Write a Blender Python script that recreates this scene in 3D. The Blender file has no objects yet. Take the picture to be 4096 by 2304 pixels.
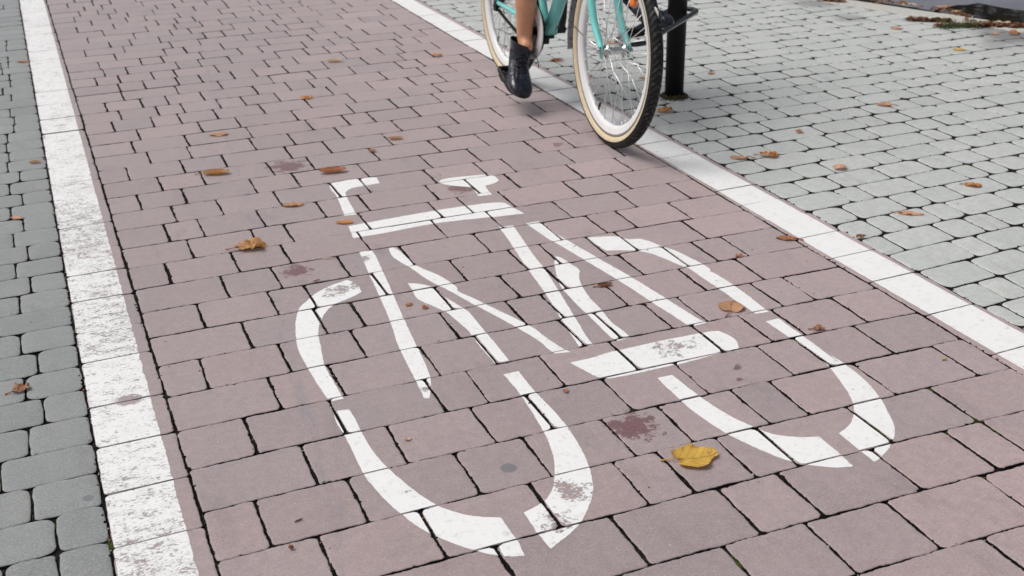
import bpy, bmesh, math, random
from mathutils import Vector, Matrix, noise
from mathutils.geometry import tessellate_polygon
random.seed(11)
PI = math.pi
scene = bpy.context.scene
COL = scene.collection

# ------------------------------------------------------------------ survey data (metres, on the ground plane)
LANE = {-17: [0.302], -16: [0.257, 0.393, 0.488], -15: [0.337, 0.65, 0.87], -14: [0.3, 0.397, 0.491, 0.712, 0.805, 0.986], -13: [0.265, 0.444, 0.541, 0.678, 0.899, 1.078, 1.387], -12: [0.342, 0.52, 0.618, 0.794, 1.014, 1.19, 1.286, 1.466], -11: [0.258, 0.44, 0.661, 0.759, 0.853, 1.068, 1.211, 1.387], -10: [0.376, 0.592, 0.734, 0.869, 0.968, 1.14, 1.279, 1.499], -9: [0.29, 0.512, 0.693, 0.789, 1.005, 1.228, 1.363, 1.578], -8: [0.381, 0.479, 0.619, 0.838, 0.934, 1.072, 1.164, 1.261, 1.433, 1.655, 1.832], -7: [0.254, 0.433, 0.655, 0.791, 1.014, 1.229, 1.367, 1.545, 1.726], -6: [0.379, 0.606, 0.701, 0.877, 1.096, 1.31, 1.452, 1.817], -5: [0.294, 0.479, 0.576, 0.754, 0.936, 1.033, 1.246, 1.383, 1.718, 1.854], -4: [0.301, 0.4, 0.624, 0.723, 0.861, 1.082, 1.219, 1.318, 1.456, 1.676, 1.772], -3: [0.255, 0.352, 0.494, 0.593, 0.776, 1.001, 1.137, 1.363, 1.54, 1.639, 1.815], -2: [0.338, 0.441, 0.581, 0.682, 0.821, 0.918, 1.056, 1.237, 1.422, 1.597, 1.736], -1: [0.336, 0.558, 0.741, 0.961, 1.141, 1.323, 1.539, 1.642, 1.861], 0: [0.256, 0.396, 0.497, 0.64, 0.863, 1.001, 1.099, 1.196, 1.421, 1.598, 1.739], 1: [0.297, 0.441, 0.54, 0.682, 0.782, 0.923, 1.145, 1.321, 1.505, 1.642, 1.821], 2: [0.255, 0.403, 0.505, 0.646, 0.829, 1.015, 1.197, 1.423, 1.566, 1.737], 3: [0.333, 0.561, 0.706, 0.927, 1.151, 1.33, 1.514, 1.656], 4: [0.297, 0.487, 0.72, 0.948, 1.092, 1.193, 1.374, 1.562, 1.787], 5: [0.333, 0.475, 0.702, 0.845, 1.026, 1.249, 1.474, 1.658, 1.835], 6: [0.246, 0.429, 0.573, 0.798, 0.941, 1.166, 1.388, 1.569, 1.753], 7: [0.332, 0.474, 0.702, 0.842, 1.072, 1.296, 1.478, 1.695, 1.833], 8: [0.247, 0.389, 0.614, 0.756, 0.988, 1.212, 1.389, 1.609, 1.749], 9: [0.336, 0.477, 0.661, 0.85, 0.95, 1.175, 1.356, 1.458, 1.675, 1.866], 10: [0.292, 0.394, 0.575, 0.764, 0.902, 1.13, 1.267, 1.407, 1.634, 1.819], 11: [0.338, 0.527, 0.626, 0.859, 1.087, 1.185, 1.325, 1.552, 1.729], 12: [0.254, 0.439, 0.583, 0.813, 1.046, 1.222, 1.447, 1.67, 1.856], 13: [0.381, 0.523, 0.71, 0.895, 1.122, 1.343, 1.488, 1.587, 1.771], 14: [0.294, 0.479, 0.578, 0.766, 0.992, 1.17, 1.267, 1.412, 1.506, 1.731], 15: [0.38, 0.566, 0.663, 0.895, 1.08, 1.214, 1.44, 1.578, 1.673, 1.77], 16: [0.25, 0.438, 0.619, 0.854, 1.034, 1.133, 1.313, 1.542, 1.719], 17: [0.381, 0.523, 0.749, 1.115, 1.211, 1.352, 1.449, 1.669, 1.767], 18: [0.294, 0.483, 0.707, 0.807, 0.991, 1.174, 1.4, 1.534, 1.628, 1.807], 19: [0.381, 0.568, 0.758, 0.891, 1.078, 1.264, 1.485, 1.585, 1.758], 20: [0.254, 0.438, 0.664, 0.813, 0.998, 1.133, 1.315, 1.414, 1.638, 1.862], 21: [0.339, 0.534, 0.76, 0.944, 1.042, 1.179, 1.277, 1.503, 1.72], 22: [0.624, 0.857, 1.086, 1.222, 1.444, 1.628], 23: [1.0, 1.173, 1.353, 1.581], 24: [1.441]}
LC = [5.051423, -0.147727, -0.003206, -0.0103, 2.3e-05, -0.003303, -0.000484]
GR = {-1: [2.175], 0: [2.214], 1: [2.298], 2: [2.157, 2.344, 2.434], 3: [2.196, 2.381, 2.501, 2.597], 4: [2.227, 2.323, 2.444, 2.542, 2.735], 5: [2.232, 2.417, 2.521, 2.646, 2.829], 6: [2.299, 2.39, 2.587, 2.774, 2.868, 2.956], 7: [2.23, 2.358, 2.552, 2.736, 2.86, 2.978], 8: [2.418, 2.61, 2.705, 2.897, 3.014, 3.116, 3.243], 9: [2.453, 2.578, 2.767, 2.954, 3.036, 3.168, 3.293], 10: [2.494, 2.619, 2.715, 2.803, 2.987, 3.113, 3.211, 3.38], 11: [2.24, 2.43, 2.65, 2.845, 2.937, 3.057], 12: [2.219, 2.309, 2.403, 2.497, 2.681, 2.776, 2.872, 2.961], 13: [2.442, 2.563, 2.658, 2.843, 3.025, 3.199], 14: [2.348, 2.467, 2.558, 2.676, 2.803, 2.98, 3.097, 3.215], 15: [2.5, 2.614, 2.738, 2.915, 2.996, 3.091, 3.284], 16: [2.624, 2.702, 2.823, 2.945, 3.061, 3.191, 3.309, 3.502], 17: [2.705, 2.879, 3.001, 3.125, 3.253, 3.374, 3.467, 3.537], 18: [2.638, 2.811, 2.899, 3.081, 3.261, 3.455, 3.571, 3.664], 19: [2.753, 2.869, 2.993, 3.164, 3.281, 3.41, 3.608], 20: [2.762, 2.943, 3.064, 3.239, 3.358, 3.544, 3.746], 21: [2.874, 2.988, 3.116, 3.298, 3.479, 3.6], 22: [2.989, 3.082, 3.168, 3.353, 3.445, 3.574, 3.743, 3.872], 23: [3.0, 3.12, 3.241, 3.427, 3.61], 24: [3.078, 3.174, 3.248, 3.376]}
GC = [2.068163, 0.124883, -0.000966, 0.064361, -0.0039, -0.009957, 0.000983]
GL = {-4: [-0.107], -2: [-0.142], 0: [-0.139], 2: [-0.136], 3: [-0.104], 4: [-0.138], 6: [-0.133], 7: [-0.101], 8: [-0.135], 10: [-0.134], 11: [-0.103], 12: [-0.135], 14: [-0.133], 16: [-0.133], 18: [-0.131], 20: [-0.098], 22: [-0.105], 24: [-0.094], 25: [-0.125], 27: [-0.093], 29: [-0.123, -0.092], 32: [-0.092], 41: [-0.081]}
LE = [1.921, 2.104, 2.288, 2.469, 2.694, 2.865, 3.06, 3.244, 3.425, 3.631, 3.843, 4.064, 4.251, 4.465, 4.69, 4.892, 5.12, 5.34, 5.554, 5.942, 6.543]
RE = [1.861, 2.089, 2.311, 2.485, 2.801, 2.943, 3.085, 3.258, 3.448, 3.616, 5.426, 5.661, 6.083]
ST = {'handlebar': [[(0.842, 3.662), (0.857, 3.685), (0.953, 3.695), (1.008, 3.681), (1.001, 3.62), (0.944, 3.615), (0.9, 3.606), (0.88, 3.587), (0.868, 3.551), (0.852, 3.371), (0.815, 3.373), (0.838, 3.551), (0.838, 3.614)]], 'saddle': [[(1.184, 3.548), (1.196, 3.563), (1.228, 3.569), (1.302, 3.56), (1.344, 3.552), (1.372, 3.525), (1.37, 3.485), (1.357, 3.466), (1.332, 3.453), (1.309, 3.449), (1.303, 3.421), (1.297, 3.363), (1.294, 3.357), (1.251, 3.363), (1.267, 3.454), (1.25, 3.464), (1.211, 3.493), (1.189, 3.52), (1.183, 3.537)]], 'frame': [[(0.803, 3.287), (0.873, 3.292), (1.049, 3.299), (1.241, 3.295), (1.303, 3.275), (1.31, 3.249), (1.326, 3.161), (1.204, 3.176), (1.036, 3.198), (0.901, 3.188), (0.801, 3.187), (0.79, 3.186)], [(0.778, 3.079), (0.814, 3.071), (0.811, 3.02), (0.798, 2.906), (0.782, 2.772), (0.76, 2.603), (0.744, 2.456), (0.724, 2.295), (0.69, 2.203), (0.68, 2.208), (0.688, 2.295), (0.703, 2.468), (0.724, 2.603), (0.744, 2.762), (0.76, 2.919), (0.77, 3.007)], [(0.862, 3.068), (0.876, 3.069), (0.886, 3.035), (0.896, 2.918), (0.93, 2.831), (0.949, 2.743), (0.943, 2.709), (0.965, 2.652), (0.989, 2.578), (1.035, 2.445), (1.045, 2.375), (1.057, 2.308), (1.067, 2.272), (1.03, 2.28), (1.025, 2.322), (1.024, 2.353), (1.005, 2.434), (0.981, 2.52), (0.95, 2.622), (0.926, 2.711), (0.895, 2.807), (0.877, 2.906), (0.855, 3.0)], [(1.211, 3.086), (1.256, 3.084), (1.247, 3.022), (1.222, 2.853), (1.21, 2.743), (1.186, 2.598), (1.159, 2.448), (1.138, 2.333), (1.134, 2.282), (1.099, 2.289), (1.108, 2.355), (1.122, 2.448), (1.147, 2.597), (1.167, 2.753), (1.18, 2.851), (1.203, 3.007)], [(1.275, 2.815), (1.285, 2.798), (1.29, 2.751), (1.295, 2.704), (1.275, 2.664), (1.259, 2.616), (1.243, 2.537), (1.237, 2.448), (1.229, 2.378), (1.233, 2.315), (1.232, 2.283), (1.197, 2.279), (1.19, 2.302), (1.189, 2.33), (1.191, 2.376), (1.193, 2.433), (1.193, 2.488), (1.198, 2.579), (1.199, 2.605), (1.212, 2.659), (1.233, 2.724), (1.257, 2.784)], [(1.297, 3.083), (1.339, 3.082), (1.349, 3.023), (1.344, 3.009), (1.355, 2.907), (1.377, 2.759), (1.402, 2.595), (1.42, 2.441), (1.432, 2.324), (1.441, 2.276), (1.407, 2.273), (1.392, 2.285), (1.376, 2.44), (1.359, 2.598), (1.338, 2.752), (1.317, 2.899), (1.309, 2.932)]], 'pedal': [[(1.044, 2.226), (1.092, 2.226), (1.157, 2.236), (1.169, 2.234), (1.282, 2.237), (1.403, 2.234), (1.444, 2.226), (1.456, 2.191), (1.454, 2.159), (1.44, 2.126), (1.39, 2.122), (1.27, 2.114), (1.258, 2.116), (1.164, 2.116), (1.095, 2.12), (1.072, 2.139), (1.057, 2.182)], [(0.837, 2.814), (0.864, 2.797), (0.89, 2.761), (0.896, 2.702), (0.919, 2.609), (0.924, 2.563), (0.922, 2.463), (0.921, 2.369), (0.917, 2.287), (0.884, 2.288), (0.882, 2.387), (0.886, 2.471), (0.882, 2.519), (0.873, 2.595), (0.857, 2.642), (0.831, 2.708), (0.835, 2.767)]], 'wheel': [[(1.409, 2.901), (1.433, 2.898), (1.468, 2.888), (1.499, 2.873), (1.518, 2.846), (1.552, 2.833), (1.568, 2.802), (1.582, 2.754), (1.602, 2.704), (1.611, 2.651), (1.62, 2.599), (1.621, 2.558), (1.612, 2.544), (1.616, 2.531), (1.62, 2.49), (1.622, 2.434), (1.621, 2.36), (1.619, 2.343), (1.615, 2.265), (1.578, 2.268), (1.578, 2.293), (1.576, 2.354), (1.575, 2.428), (1.572, 2.501), (1.571, 2.581), (1.563, 2.602), (1.548, 2.656), (1.53, 2.713), (1.509, 2.744), (1.502, 2.754), (1.45, 2.782), (1.422, 2.79)], [(1.577, 2.222), (1.616, 2.223), (1.615, 2.12), (1.613, 2.045), (1.61, 1.97), (1.616, 2.01), (1.619, 1.964), (1.616, 1.888), (1.599, 1.814), (1.573, 1.748), (1.549, 1.699), (1.526, 1.667), (1.484, 1.63), (1.44, 1.605), (1.421, 1.599), (1.422, 1.716), (1.459, 1.732), (1.493, 1.761), (1.515, 1.789), (1.539, 1.833), (1.56, 1.896), (1.58, 1.973), (1.582, 2.053), (1.581, 2.106)], [(1.194, 2.077), (1.231, 2.076), (1.236, 1.981), (1.249, 1.892), (1.26, 1.85), (1.275, 1.81), (1.296, 1.769), (1.336, 1.738), (1.377, 1.722), (1.377, 1.66), (1.374, 1.605), (1.37, 1.602), (1.341, 1.611), (1.311, 1.63), (1.28, 1.657), (1.256, 1.691), (1.228, 1.757), (1.209, 1.814), (1.196, 1.886), (1.191, 1.953), (1.191, 2.033)]], 'wheel2': [[(0.565, 2.82), (0.591, 2.85), (0.64, 2.885), (0.694, 2.904), (0.712, 2.866), (0.708, 2.811), (0.669, 2.786), (0.628, 2.769), (0.592, 2.732), (0.565, 2.683), (0.543, 2.619), (0.531, 2.545), (0.516, 2.455), (0.515, 2.364), (0.515, 2.279), (0.483, 2.278), (0.477, 2.406), (0.476, 2.508), (0.479, 2.568), (0.495, 2.657), (0.51, 2.717), (0.535, 2.784)], [(0.478, 2.219), (0.487, 2.234), (0.514, 2.229), (0.515, 2.181), (0.513, 2.126), (0.514, 2.045), (0.524, 1.969), (0.544, 1.888), (0.564, 1.827), (0.587, 1.788), (0.621, 1.751), (0.668, 1.725), (0.668, 1.687), (0.668, 1.641), (0.663, 1.6), (0.629, 1.613), (0.595, 1.642), (0.564, 1.681), (0.53, 1.732), (0.508, 1.785), (0.489, 1.854), (0.478, 1.923), (0.473, 1.974), (0.475, 2.062), (0.476, 2.128), (0.474, 2.171)], [(0.881, 2.237), (0.918, 2.237), (0.916, 2.133), (0.92, 2.03), (0.917, 1.96), (0.907, 1.876), (0.895, 1.818), (0.877, 1.764), (0.859, 1.725), (0.813, 1.666), (0.771, 1.631), (0.714, 1.6), (0.711, 1.647), (0.713, 1.722), (0.762, 1.739), (0.794, 1.771), (0.821, 1.819), (0.844, 1.878), (0.864, 1.97), (0.877, 2.086), (0.882, 2.16)]]}
SP = {'stain': [(0.762, 3.922, 0.067, 0.8), (0.583, 3.022, 0.043, 0.85), (1.043, 1.915, 0.053, 1.0), (1.227, 3.453, 0.041, 0.85), (1.707, 3.743, 0.027, 0.6), (1.386, 2.047, 0.013, 0.8), (1.359, 1.997, 0.01, 0.7)], 'grey': [(0.745, 1.874, 0.019, 1), (-0.041, 2.109, 0.013, 1)], 'wear': [(0.827, 1.749, 0.065, 0.13), (0.758, 1.673, 0.049, 0.13), (0.662, 2.855, 0.07, 0.135), (0.721, 2.872, 0.034, 0.08), (1.291, 2.192, 0.077, 0.11), (1.367, 2.194, 0.042, 0.06), (0.779, 3.024, 0.035, 0.12), (0.773, 2.44, 0.027, 0.09), (1.349, 2.863, 0.065, 0.06), (0.54, 1.881, 0.029, 0.05), (0.374, 1.838, 0.019, 0.04), (0.693, 2.243, 0.022, 0.1), (1.126, 2.274, 0.024, 0.08), (0.896, 1.933, 0.031, 0.04)]}
LEAVES = [(1.095, 1.753, 0.098, 'lobed', 'yellow', 14.0, 'large yellow lobed leaf with dark veins lying on a red brick beside the painted wheel', '1'), (1.542, 2.325, 0.075, 'heart', 'tan', 75.0, 'tan heart shaped leaf with its stalk lying against the right arm of the painted bicycle', '1'), (1.31, 2.577, 0.041, 'curl', 'darkbrown', 20.0, 'small dark curled leaf standing on edge between two strokes of the painted frame', '1'), (0.5, 3.235, 0.09, 'crumple', 'amber', 15.0, 'crumpled brown leaf with a long stem on plain bricks left of the painted symbol', '1'), (0.689, 3.534, 0.063, 'oval', 'tan', 10.0, 'flat tan leaf lying left of the painted handlebar hook', '0'), (0.799, 3.32, 0.05, 'oval', 'orange', 0.0, 'bright orange leaf touching the left end of the painted top bar', '0'), (0.521, 3.94, 0.089, 'curl', 'amber', 8.0, 'long curled golden brown leaf lying just left of the round dark stain', '1'), (0.887, 3.791, 0.092, 'curl', 'rust', 12.0, 'long rust coloured curled leaf above the painted handlebar hook', '0'), (0.606, 4.394, 0.067, 'oval', 'tan', 0.0, 'tan oval leaf lying alone in the far left half of the brick lane', '0'), (1.073, 3.948, 0.03, 'crumple', 'rust', 30.0, 'tiny reddish leaf scrap stuck in a joint above the painted saddle', '0'), (1.027, 4.741, 0.049, 'crumple', 'orange', 10.0, 'small orange leaf mid lane level with the tip of the black boot', '0'), (1.289, 5.298, 0.071, 'curl', 'pale', 5.0, 'pale cream curled leaf in the far middle of the brick lane', '0'), (1.745, 5.184, 0.051, 'crumple', 'orange', 0.0, 'orange brown crumpled leaf on the lane left of the rear wheel', '0'), (1.192, 4.054, 0.053, 'curl', 'tan', 5.0, 'cupped tan leaf lying on the bricks nearest below the black boot', '0'), (0.798, 2.682, 0.022, 'oval', 'rust', 50.0, 'left one of two small rusty leaf pieces inside the painted frame', '0'), (0.83, 2.65, 0.023, 'crumple', 'rust', 100.0, 'right one of two small rusty leaf pieces inside the painted frame', '0'), (0.592, 2.056, 0.016, 'crumple', 'pale', 10.0, 'tiny pale flake inside the painted front wheel', '0'), (0.978, 2.106, 0.016, 'crumple', 'rust', 60.0, 'tiny brown scrap right of the painted front wheel', '0'), (1.934, 2.653, 0.058, 'oval', 'brown', 170.0, 'brown oval leaf touching the inner edge of the right white line', '1'), (1.738, 2.598, 0.025, 'crumple', 'rust', 0.0, 'small crinkled brown scrap on a joint beside the painted rear wheel', '0'), (2.207, 3.335, 0.062, 'oval', 'peach', 185.0, 'smooth peach coloured oval leaf on grey cobbles close to the right line', '1'), (2.309, 3.308, 0.067, 'crumple', 'orange', 350.0, 'ragged orange leaf on grey cobbles right next to a smooth peach leaf', '1'), (2.447, 3.096, 0.052, 'crumple', 'peach', 20.0, 'crumpled peach leaf on grey cobbles halfway between the right line and photo edge', '0'), (2.726, 2.778, 0.053, 'crumple', 'orange', 340.0, 'torn orange leaf with thin stem on the cobbles at the far right', '1'), (2.382, 2.663, 0.07, 'long', 'peach', 350.0, 'long pointed peach leaf lying on one grey cobble', '1'), (2.13, 2.571, 0.032, 'crumple', 'darkbrown', 0.0, 'dark shrivelled leaf in the joint between red edging and grey cobbles', '0'), (3.07, 3.652, 0.061, 'heart', 'peach', 165.0, 'pale pink leaf with dark stem on cobbles in the middle of the right pavement', '1'), (2.562, 3.495, 0.033, 'crumple', 'rust', 30.0, 'small reddish shrivelled leaf on a cobble to the right of the steel post', '0'), (2.709, 4.357, 0.032, 'curl', 'rust', 0.0, 'tiny dark red rolled leaf on cobbles behind the steel post base', '0'), (2.253, 3.942, 0.064, 'crumple', 'orange', 10.0, 'bright orange leaf on cobbles beside the front tyre and below the post', '0'), (2.21, 4.865, 0.059, 'curl', 'rust', 8.0, 'rust brown leaf on cobbles between the black boot and the front wheel', '0'), (2.599, 5.065, 0.072, 'oval', 'peach', 0.0, 'peach leaf seen through the front wheel spokes above the hub', '0'), (2.416, 4.43, 0.036, 'oval', 'peach', 20.0, 'small peach leaf seen through the right part of the front wheel', '0'), (2.225, 4.538, 0.024, 'crumple', 'rust', 0.0, 'tiny reddish leaf seen through the left part of the front wheel', '0'), (-0.028, 5.949, 0.056, 'oval', 'tan', 5.0, 'small tan leaf at the far end of the dark cobbles against the left line', '0'), (-0.042, 4.34, 0.042, 'curl', 'tan', 5.0, 'curled tan leaf on a dark cobble close to the worn left line', '0'), (-0.121, 3.786, 0.036, 'oval', 'peach', 355.0, 'peach leaf lying across a joint of the dark cobbles', '0'), (-0.146, 2.618, 0.044, 'crumple', 'brown', 45.0, 'large shrivelled brown leaf with upright stem on the dark cobbles', '1'), (3.944, 4.233, 0.055, 'oval', 'yellow', 350.0, 'pale yellow leaf on cobbles in front of the grass tuft', '0'), (3.981, 4.716, 0.057, 'oval', 'peach', 0.0, 'peach leaf on cobbles near the kerb left of the leaf litter', '0'), (4.317, 4.412, 0.046, 'oval', 'peach', 0.0, 'pale peach leaf on damp dark cobbles at the right edge', '0'), (4.389, 4.364, 0.06, 'crumple', 'rust', 0.0, 'pinkish leaf on damp dark cobbles in the right corner', '0'), (4.458, 4.914, 0.083, 'long', 'yellow', 350.0, 'long yellow leaf floating at the left end of the puddle', '0'), (4.562, 4.96, 0.055, 'oval', 'tan', 0.0, 'tan leaf floating in the puddle beyond a yellow one', '0'), (4.541, 4.815, 0.031, 'curl', 'pale', 60.0, 'small pale leaf standing in the dark puddle', '0'), (4.48, 4.84, 0.044, 'crumple', 'amber', 40.0, 'amber twisted leaf at the puddle edge next to a yellow one', '0'), (4.458, 5.207, 0.084, 'oval', 'pale', 350.0, 'pale leaf lying on the asphalt by the kerb', '0'), (4.476, 5.13, 0.04, 'crumple', 'rust', 0.0, 'dark red leaf on the asphalt between a pale leaf and the puddle', '0'), (4.426, 5.254, 0.044, 'crumple', 'darkbrown', 0.0, 'dark brown leaf on the asphalt at the top edge of the photo', '0'), (4.589, 5.079, 0.097, 'long', 'tan', 0.0, 'flat tan leaf on the asphalt just beyond the puddle', '0'), (4.572, 4.637, 0.083, 'oval', 'pale', 0.0, 'pale leaf resting on the kerb between puddle and leaf litter', '0'), (4.323, 5.3, 0.041, 'crumple', 'tan', 0.0, 'pale leaf at the kerb edge left of the dark brown leaf', '0'), (4.111, 5.44, 0.082, 'crumple', 'darkbrown', 0.0, 'dark wet leaves flattened on the far cobbles near the kerb', '0'), (0.686, 3.065, 0.04, 'straw', 'straw', 195.0, 'pale straw stalk lying along a joint left of the painted fork', '0'), (0.616, 2.93, 0.022, 'straw', 'rusttwig', 215.0, 'short reddish twig beside the worn top of the painted wheel', '0'), (0.317, 1.867, 0.017, 'straw', 'darktwig', 215.0, 'short dark twig on a brick near the bottom edge left of the painted wheel', '0'), (0.285, 1.788, 0.01, 'seed', 'rust', 10.0, 'small rust coloured seed on a brick at the bottom edge', '0'), (1.839, 1.882, 0.015, 'straw', 'greentwig', 200.0, 'tiny yellow green leaf sliver between painted rear wheel and right line', '0'), (1.671, 2.132, 0.032, 'crumple', 'brown', 5.0, 'dried brown sprig lying in a joint right of the painted pedal', '1')]

# ------------------------------------------------------------------ small helpers
def link(name, me, mat=None, parent=None, smooth=True):
    o = bpy.data.objects.new(name, me)
    COL.objects.link(o)
    if mat is not None:
        for m in (mat if isinstance(mat, (list, tuple)) else [mat]):
            me.materials.append(m)
    if smooth:
        me.polygons.foreach_set('use_smooth', [True] * len(me.polygons))
    if parent is not None:
        o.parent = parent
    return o

def mesh(name, vs, fs):
    me = bpy.data.meshes.new(name)
    me.from_pydata([tuple(v) for v in vs], [], fs)
    me.update()
    return me

def empty(name, M):
    o = bpy.data.objects.new(name, None)
    o.empty_display_size = 0.1
    COL.objects.link(o)
    o.matrix_world = M
    return o

def tag(o, label=None, cat=None, group=None, kind=None):
    if label: o['label'] = label
    if cat: o['category'] = cat
    if group: o['group'] = group
    if kind: o['kind'] = kind
    return o

def fix_normals(me):
    bm = bmesh.new(); bm.from_mesh(me)
    bmesh.ops.recalc_face_normals(bm, faces=bm.faces)
    bm.to_mesh(me); bm.free()

def smooth_path(pts, n=8):
    P = [Vector(p) for p in pts]
    if len(P) < 3: return P
    out = []
    for i in range(len(P) - 1):
        p0 = P[max(i - 1, 0)]; p1 = P[i]; p2 = P[i + 1]; p3 = P[min(i + 2, len(P) - 1)]
        for k in range(n):
            t = k / n
            out.append(0.5 * ((2 * p1) + (p2 - p0) * t + (2 * p0 - 5 * p1 + 4 * p2 - p3) * t * t + (3 * p1 - p0 - 3 * p2 + p3) * t ** 3))
    out.append(P[-1])
    return out

def tube_data(pts, rad, seg=10, closed=False, cap=True, flat=None):
    P = [Vector(p) for p in pts]; n = len(P)
    R = rad if isinstance(rad, (list, tuple)) else [rad] * n
    if len(R) != n:
        R = [R[0] + (R[-1] - R[0]) * i / (n - 1) for i in range(n)] if len(R) == 2 else \
            [R[min(int(i / (n - 1) * (len(R) - 1)), len(R) - 2)] * (1 - (i / (n - 1) * (len(R) - 1) - min(int(i / (n - 1) * (len(R) - 1)), len(R) - 2)))
             + R[min(int(i / (n - 1) * (len(R) - 1)), len(R) - 2) + 1] * (i / (n - 1) * (len(R) - 1) - min(int(i / (n - 1) * (len(R) - 1)), len(R) - 2)) for i in range(n)]
    vs = []; fs = []; up = None
    for i in range(n):
        a = P[i - 1] if (i > 0 or closed) else P[i]
        b = P[(i + 1) % n] if (i < n - 1 or closed) else P[i]
        t = (b - a).normalized()
        if up is None:
            up = t.orthogonal().normalized()
        up = (up - t * up.dot(t)).normalized()
        sd = t.cross(up)
        for k in range(seg):
            an = 2 * PI * k / seg
            vs.append(P[i] + (up * math.cos(an) + sd * math.sin(an)) * R[i])
    m = n if closed else n - 1
    for i in range(m):
        for k in range(seg):
            j = (i + 1) % n
            fs.append((i * seg + k, i * seg + (k + 1) % seg, j * seg + (k + 1) % seg, j * seg + k))
    if cap and not closed:
        fs.append(tuple(range(seg - 1, -1, -1))); fs.append(tuple((n - 1) * seg + k for k in range(seg)))
    return vs, fs

def tube(name, pts, rad, mat, parent=None, seg=10, closed=False):
    vs, fs = tube_data(pts, rad, seg, closed)
    me = mesh(name, vs, fs); fix_normals(me)
    return link(name, me, mat, parent)

def merge(*parts):
    V = []; F = []
    for vs, fs in parts:
        o = len(V); V += list(vs); F += [tuple(i + o for i in f) for f in fs]
    return V, F

def lathe_y(profile, n=96, closed=True):
    """profile of (radius, y) turned round the Y axis"""
    vs = []; fs = []; m = len(profile)
    for i in range(n):
        a = 2 * PI * i / n
        for r, y in profile:
            vs.append((r * math.cos(a), y, r * math.sin(a)))
    for i in range(n):
        j = (i + 1) % n
        for k in range(m if closed else m - 1):
            l = (k + 1) % m
            fs.append((i * m + k, j * m + k, j * m + l, i * m + l))
    return vs, fs

def bevel_box(sx, sy, sz, b=0.003, loc=(0, 0, 0), seg=2):
    bm = bmesh.new()
    bmesh.ops.create_cube(bm, size=1)
    for v in bm.verts: v.co = Vector((v.co.x * sx, v.co.y * sy, v.co.z * sz))
    bmesh.ops.bevel(bm, geom=list(bm.edges), offset=b, segments=seg, affect='EDGES', profile=0.5)
    for v in bm.verts: v.co += Vector(loc)
    bm.verts.index_update()
    vs = [v.co.copy() for v in bm.verts]; fs = [tuple(v.index for v in f.verts) for f in bm.faces]
    bm.free()
    return vs, fs

# ------------------------------------------------------------------ node helpers
class NT:
    def __init__(self, name):
        self.mat = bpy.data.materials.new(name); self.mat.use_nodes = True
        self.t = self.mat.node_tree; self.t.nodes.clear()
        self.out = self.n('ShaderNodeOutputMaterial')
    def n(self, typ, **kw):
        nd = self.t.nodes.new(typ)
        for k, v in kw.items(): setattr(nd, k, v)
        return nd
    def l(self, a, b): self.t.links.new(a, b)
    def val(self, sock, v):
        if hasattr(v, 'links') or isinstance(v, bpy.types.NodeSocket): self.l(v, sock)
        else: sock.default_value = v
    def math(self, op, a, b=0.0, clamp=False, c=None):
        nd = self.n('ShaderNodeMath', operation=op, use_clamp=clamp)
        self.val(nd.inputs[0], a); self.val(nd.inputs[1], b)
        if c is not None: self.val(nd.inputs[2], c)
        return nd.outputs[0]
    def noise(self, vec, scale, detail=4, rough=0.6, dist=0.0):
        nd = self.n('ShaderNodeTexNoise'); self.l(vec, nd.inputs['Vector'])
        nd.inputs['Scale'].default_value = scale; nd.inputs['Detail'].default_value = detail
        nd.inputs['Roughness'].default_value = rough; nd.inputs['Distortion'].default_value = dist
        return nd.outputs[0]
    def smooth(self, v, a, b, lo=0.0, hi=1.0):
        nd = self.n('ShaderNodeMapRange', interpolation_type='SMOOTHSTEP')
        self.val(nd.inputs[0], v); self.val(nd.inputs[1], a); self.val(nd.inputs[2], b)
        nd.inputs[3].default_value = lo; nd.inputs[4].default_value = hi
        return nd.outputs[0]
    def mix(self, fac, a, b, blend='MIX'):
        nd = self.n('ShaderNodeMix', data_type='RGBA', blend_type=blend)
        self.val(nd.inputs[0], fac)
        for s, v in ((nd.inputs[6], a), (nd.inputs[7], b)):
            if isinstance(v, (tuple, list)): s.default_value = (*v, 1.0) if len(v) == 3 else v
            else: self.l(v, s)
        return nd.outputs[2]
    def pos(self): return self.n('ShaderNodeNewGeometry').outputs['Position']
    def obj(self): return self.n('ShaderNodeTexCoord').outputs['Object']
    def scaled(self, vec, s):
        nd = self.n('ShaderNodeVectorMath', operation='MULTIPLY'); self.l(vec, nd.inputs[0]); nd.inputs[1].default_value = s
        return nd.outputs[0]
    def dist(self, vec, p):
        nd = self.n('ShaderNodeVectorMath', operation='DISTANCE'); self.l(vec, nd.inputs[0]); nd.inputs[1].default_value = p
        return nd.outputs['Value']
    def bump(self, h, strength=0.5, dist=0.002, prev=None):
        nd = self.n('ShaderNodeBump'); nd.inputs['Strength'].default_value = strength; nd.inputs['Distance'].default_value = dist
        self.l(h, nd.inputs['Height'])
        if prev is not None: self.l(prev, nd.inputs['Normal'])
        return nd.outputs[0]
    def principled(self, col, rough=0.8, normal=None, spec=0.5, metal=0.0, **kw):
        nd = self.n('ShaderNodeBsdfPrincipled')
        if isinstance(col, (tuple, list)): nd.inputs['Base Color'].default_value = (*col[:3], 1)
        else: self.l(col, nd.inputs['Base Color'])
        self.val(nd.inputs['Roughness'], rough); nd.inputs['Metallic'].default_value = metal
        nd.inputs['Specular IOR Level'].default_value = spec
        if normal is not None: self.l(normal, nd.inputs['Normal'])
        for k, v in kw.items(): self.val(nd.inputs[k.replace('_', ' ')], v)
        return nd
    def done(self, shader):
        self.l(shader.outputs[0] if hasattr(shader, 'outputs') else shader, self.out.inputs['Surface'])
        return self.mat

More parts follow.
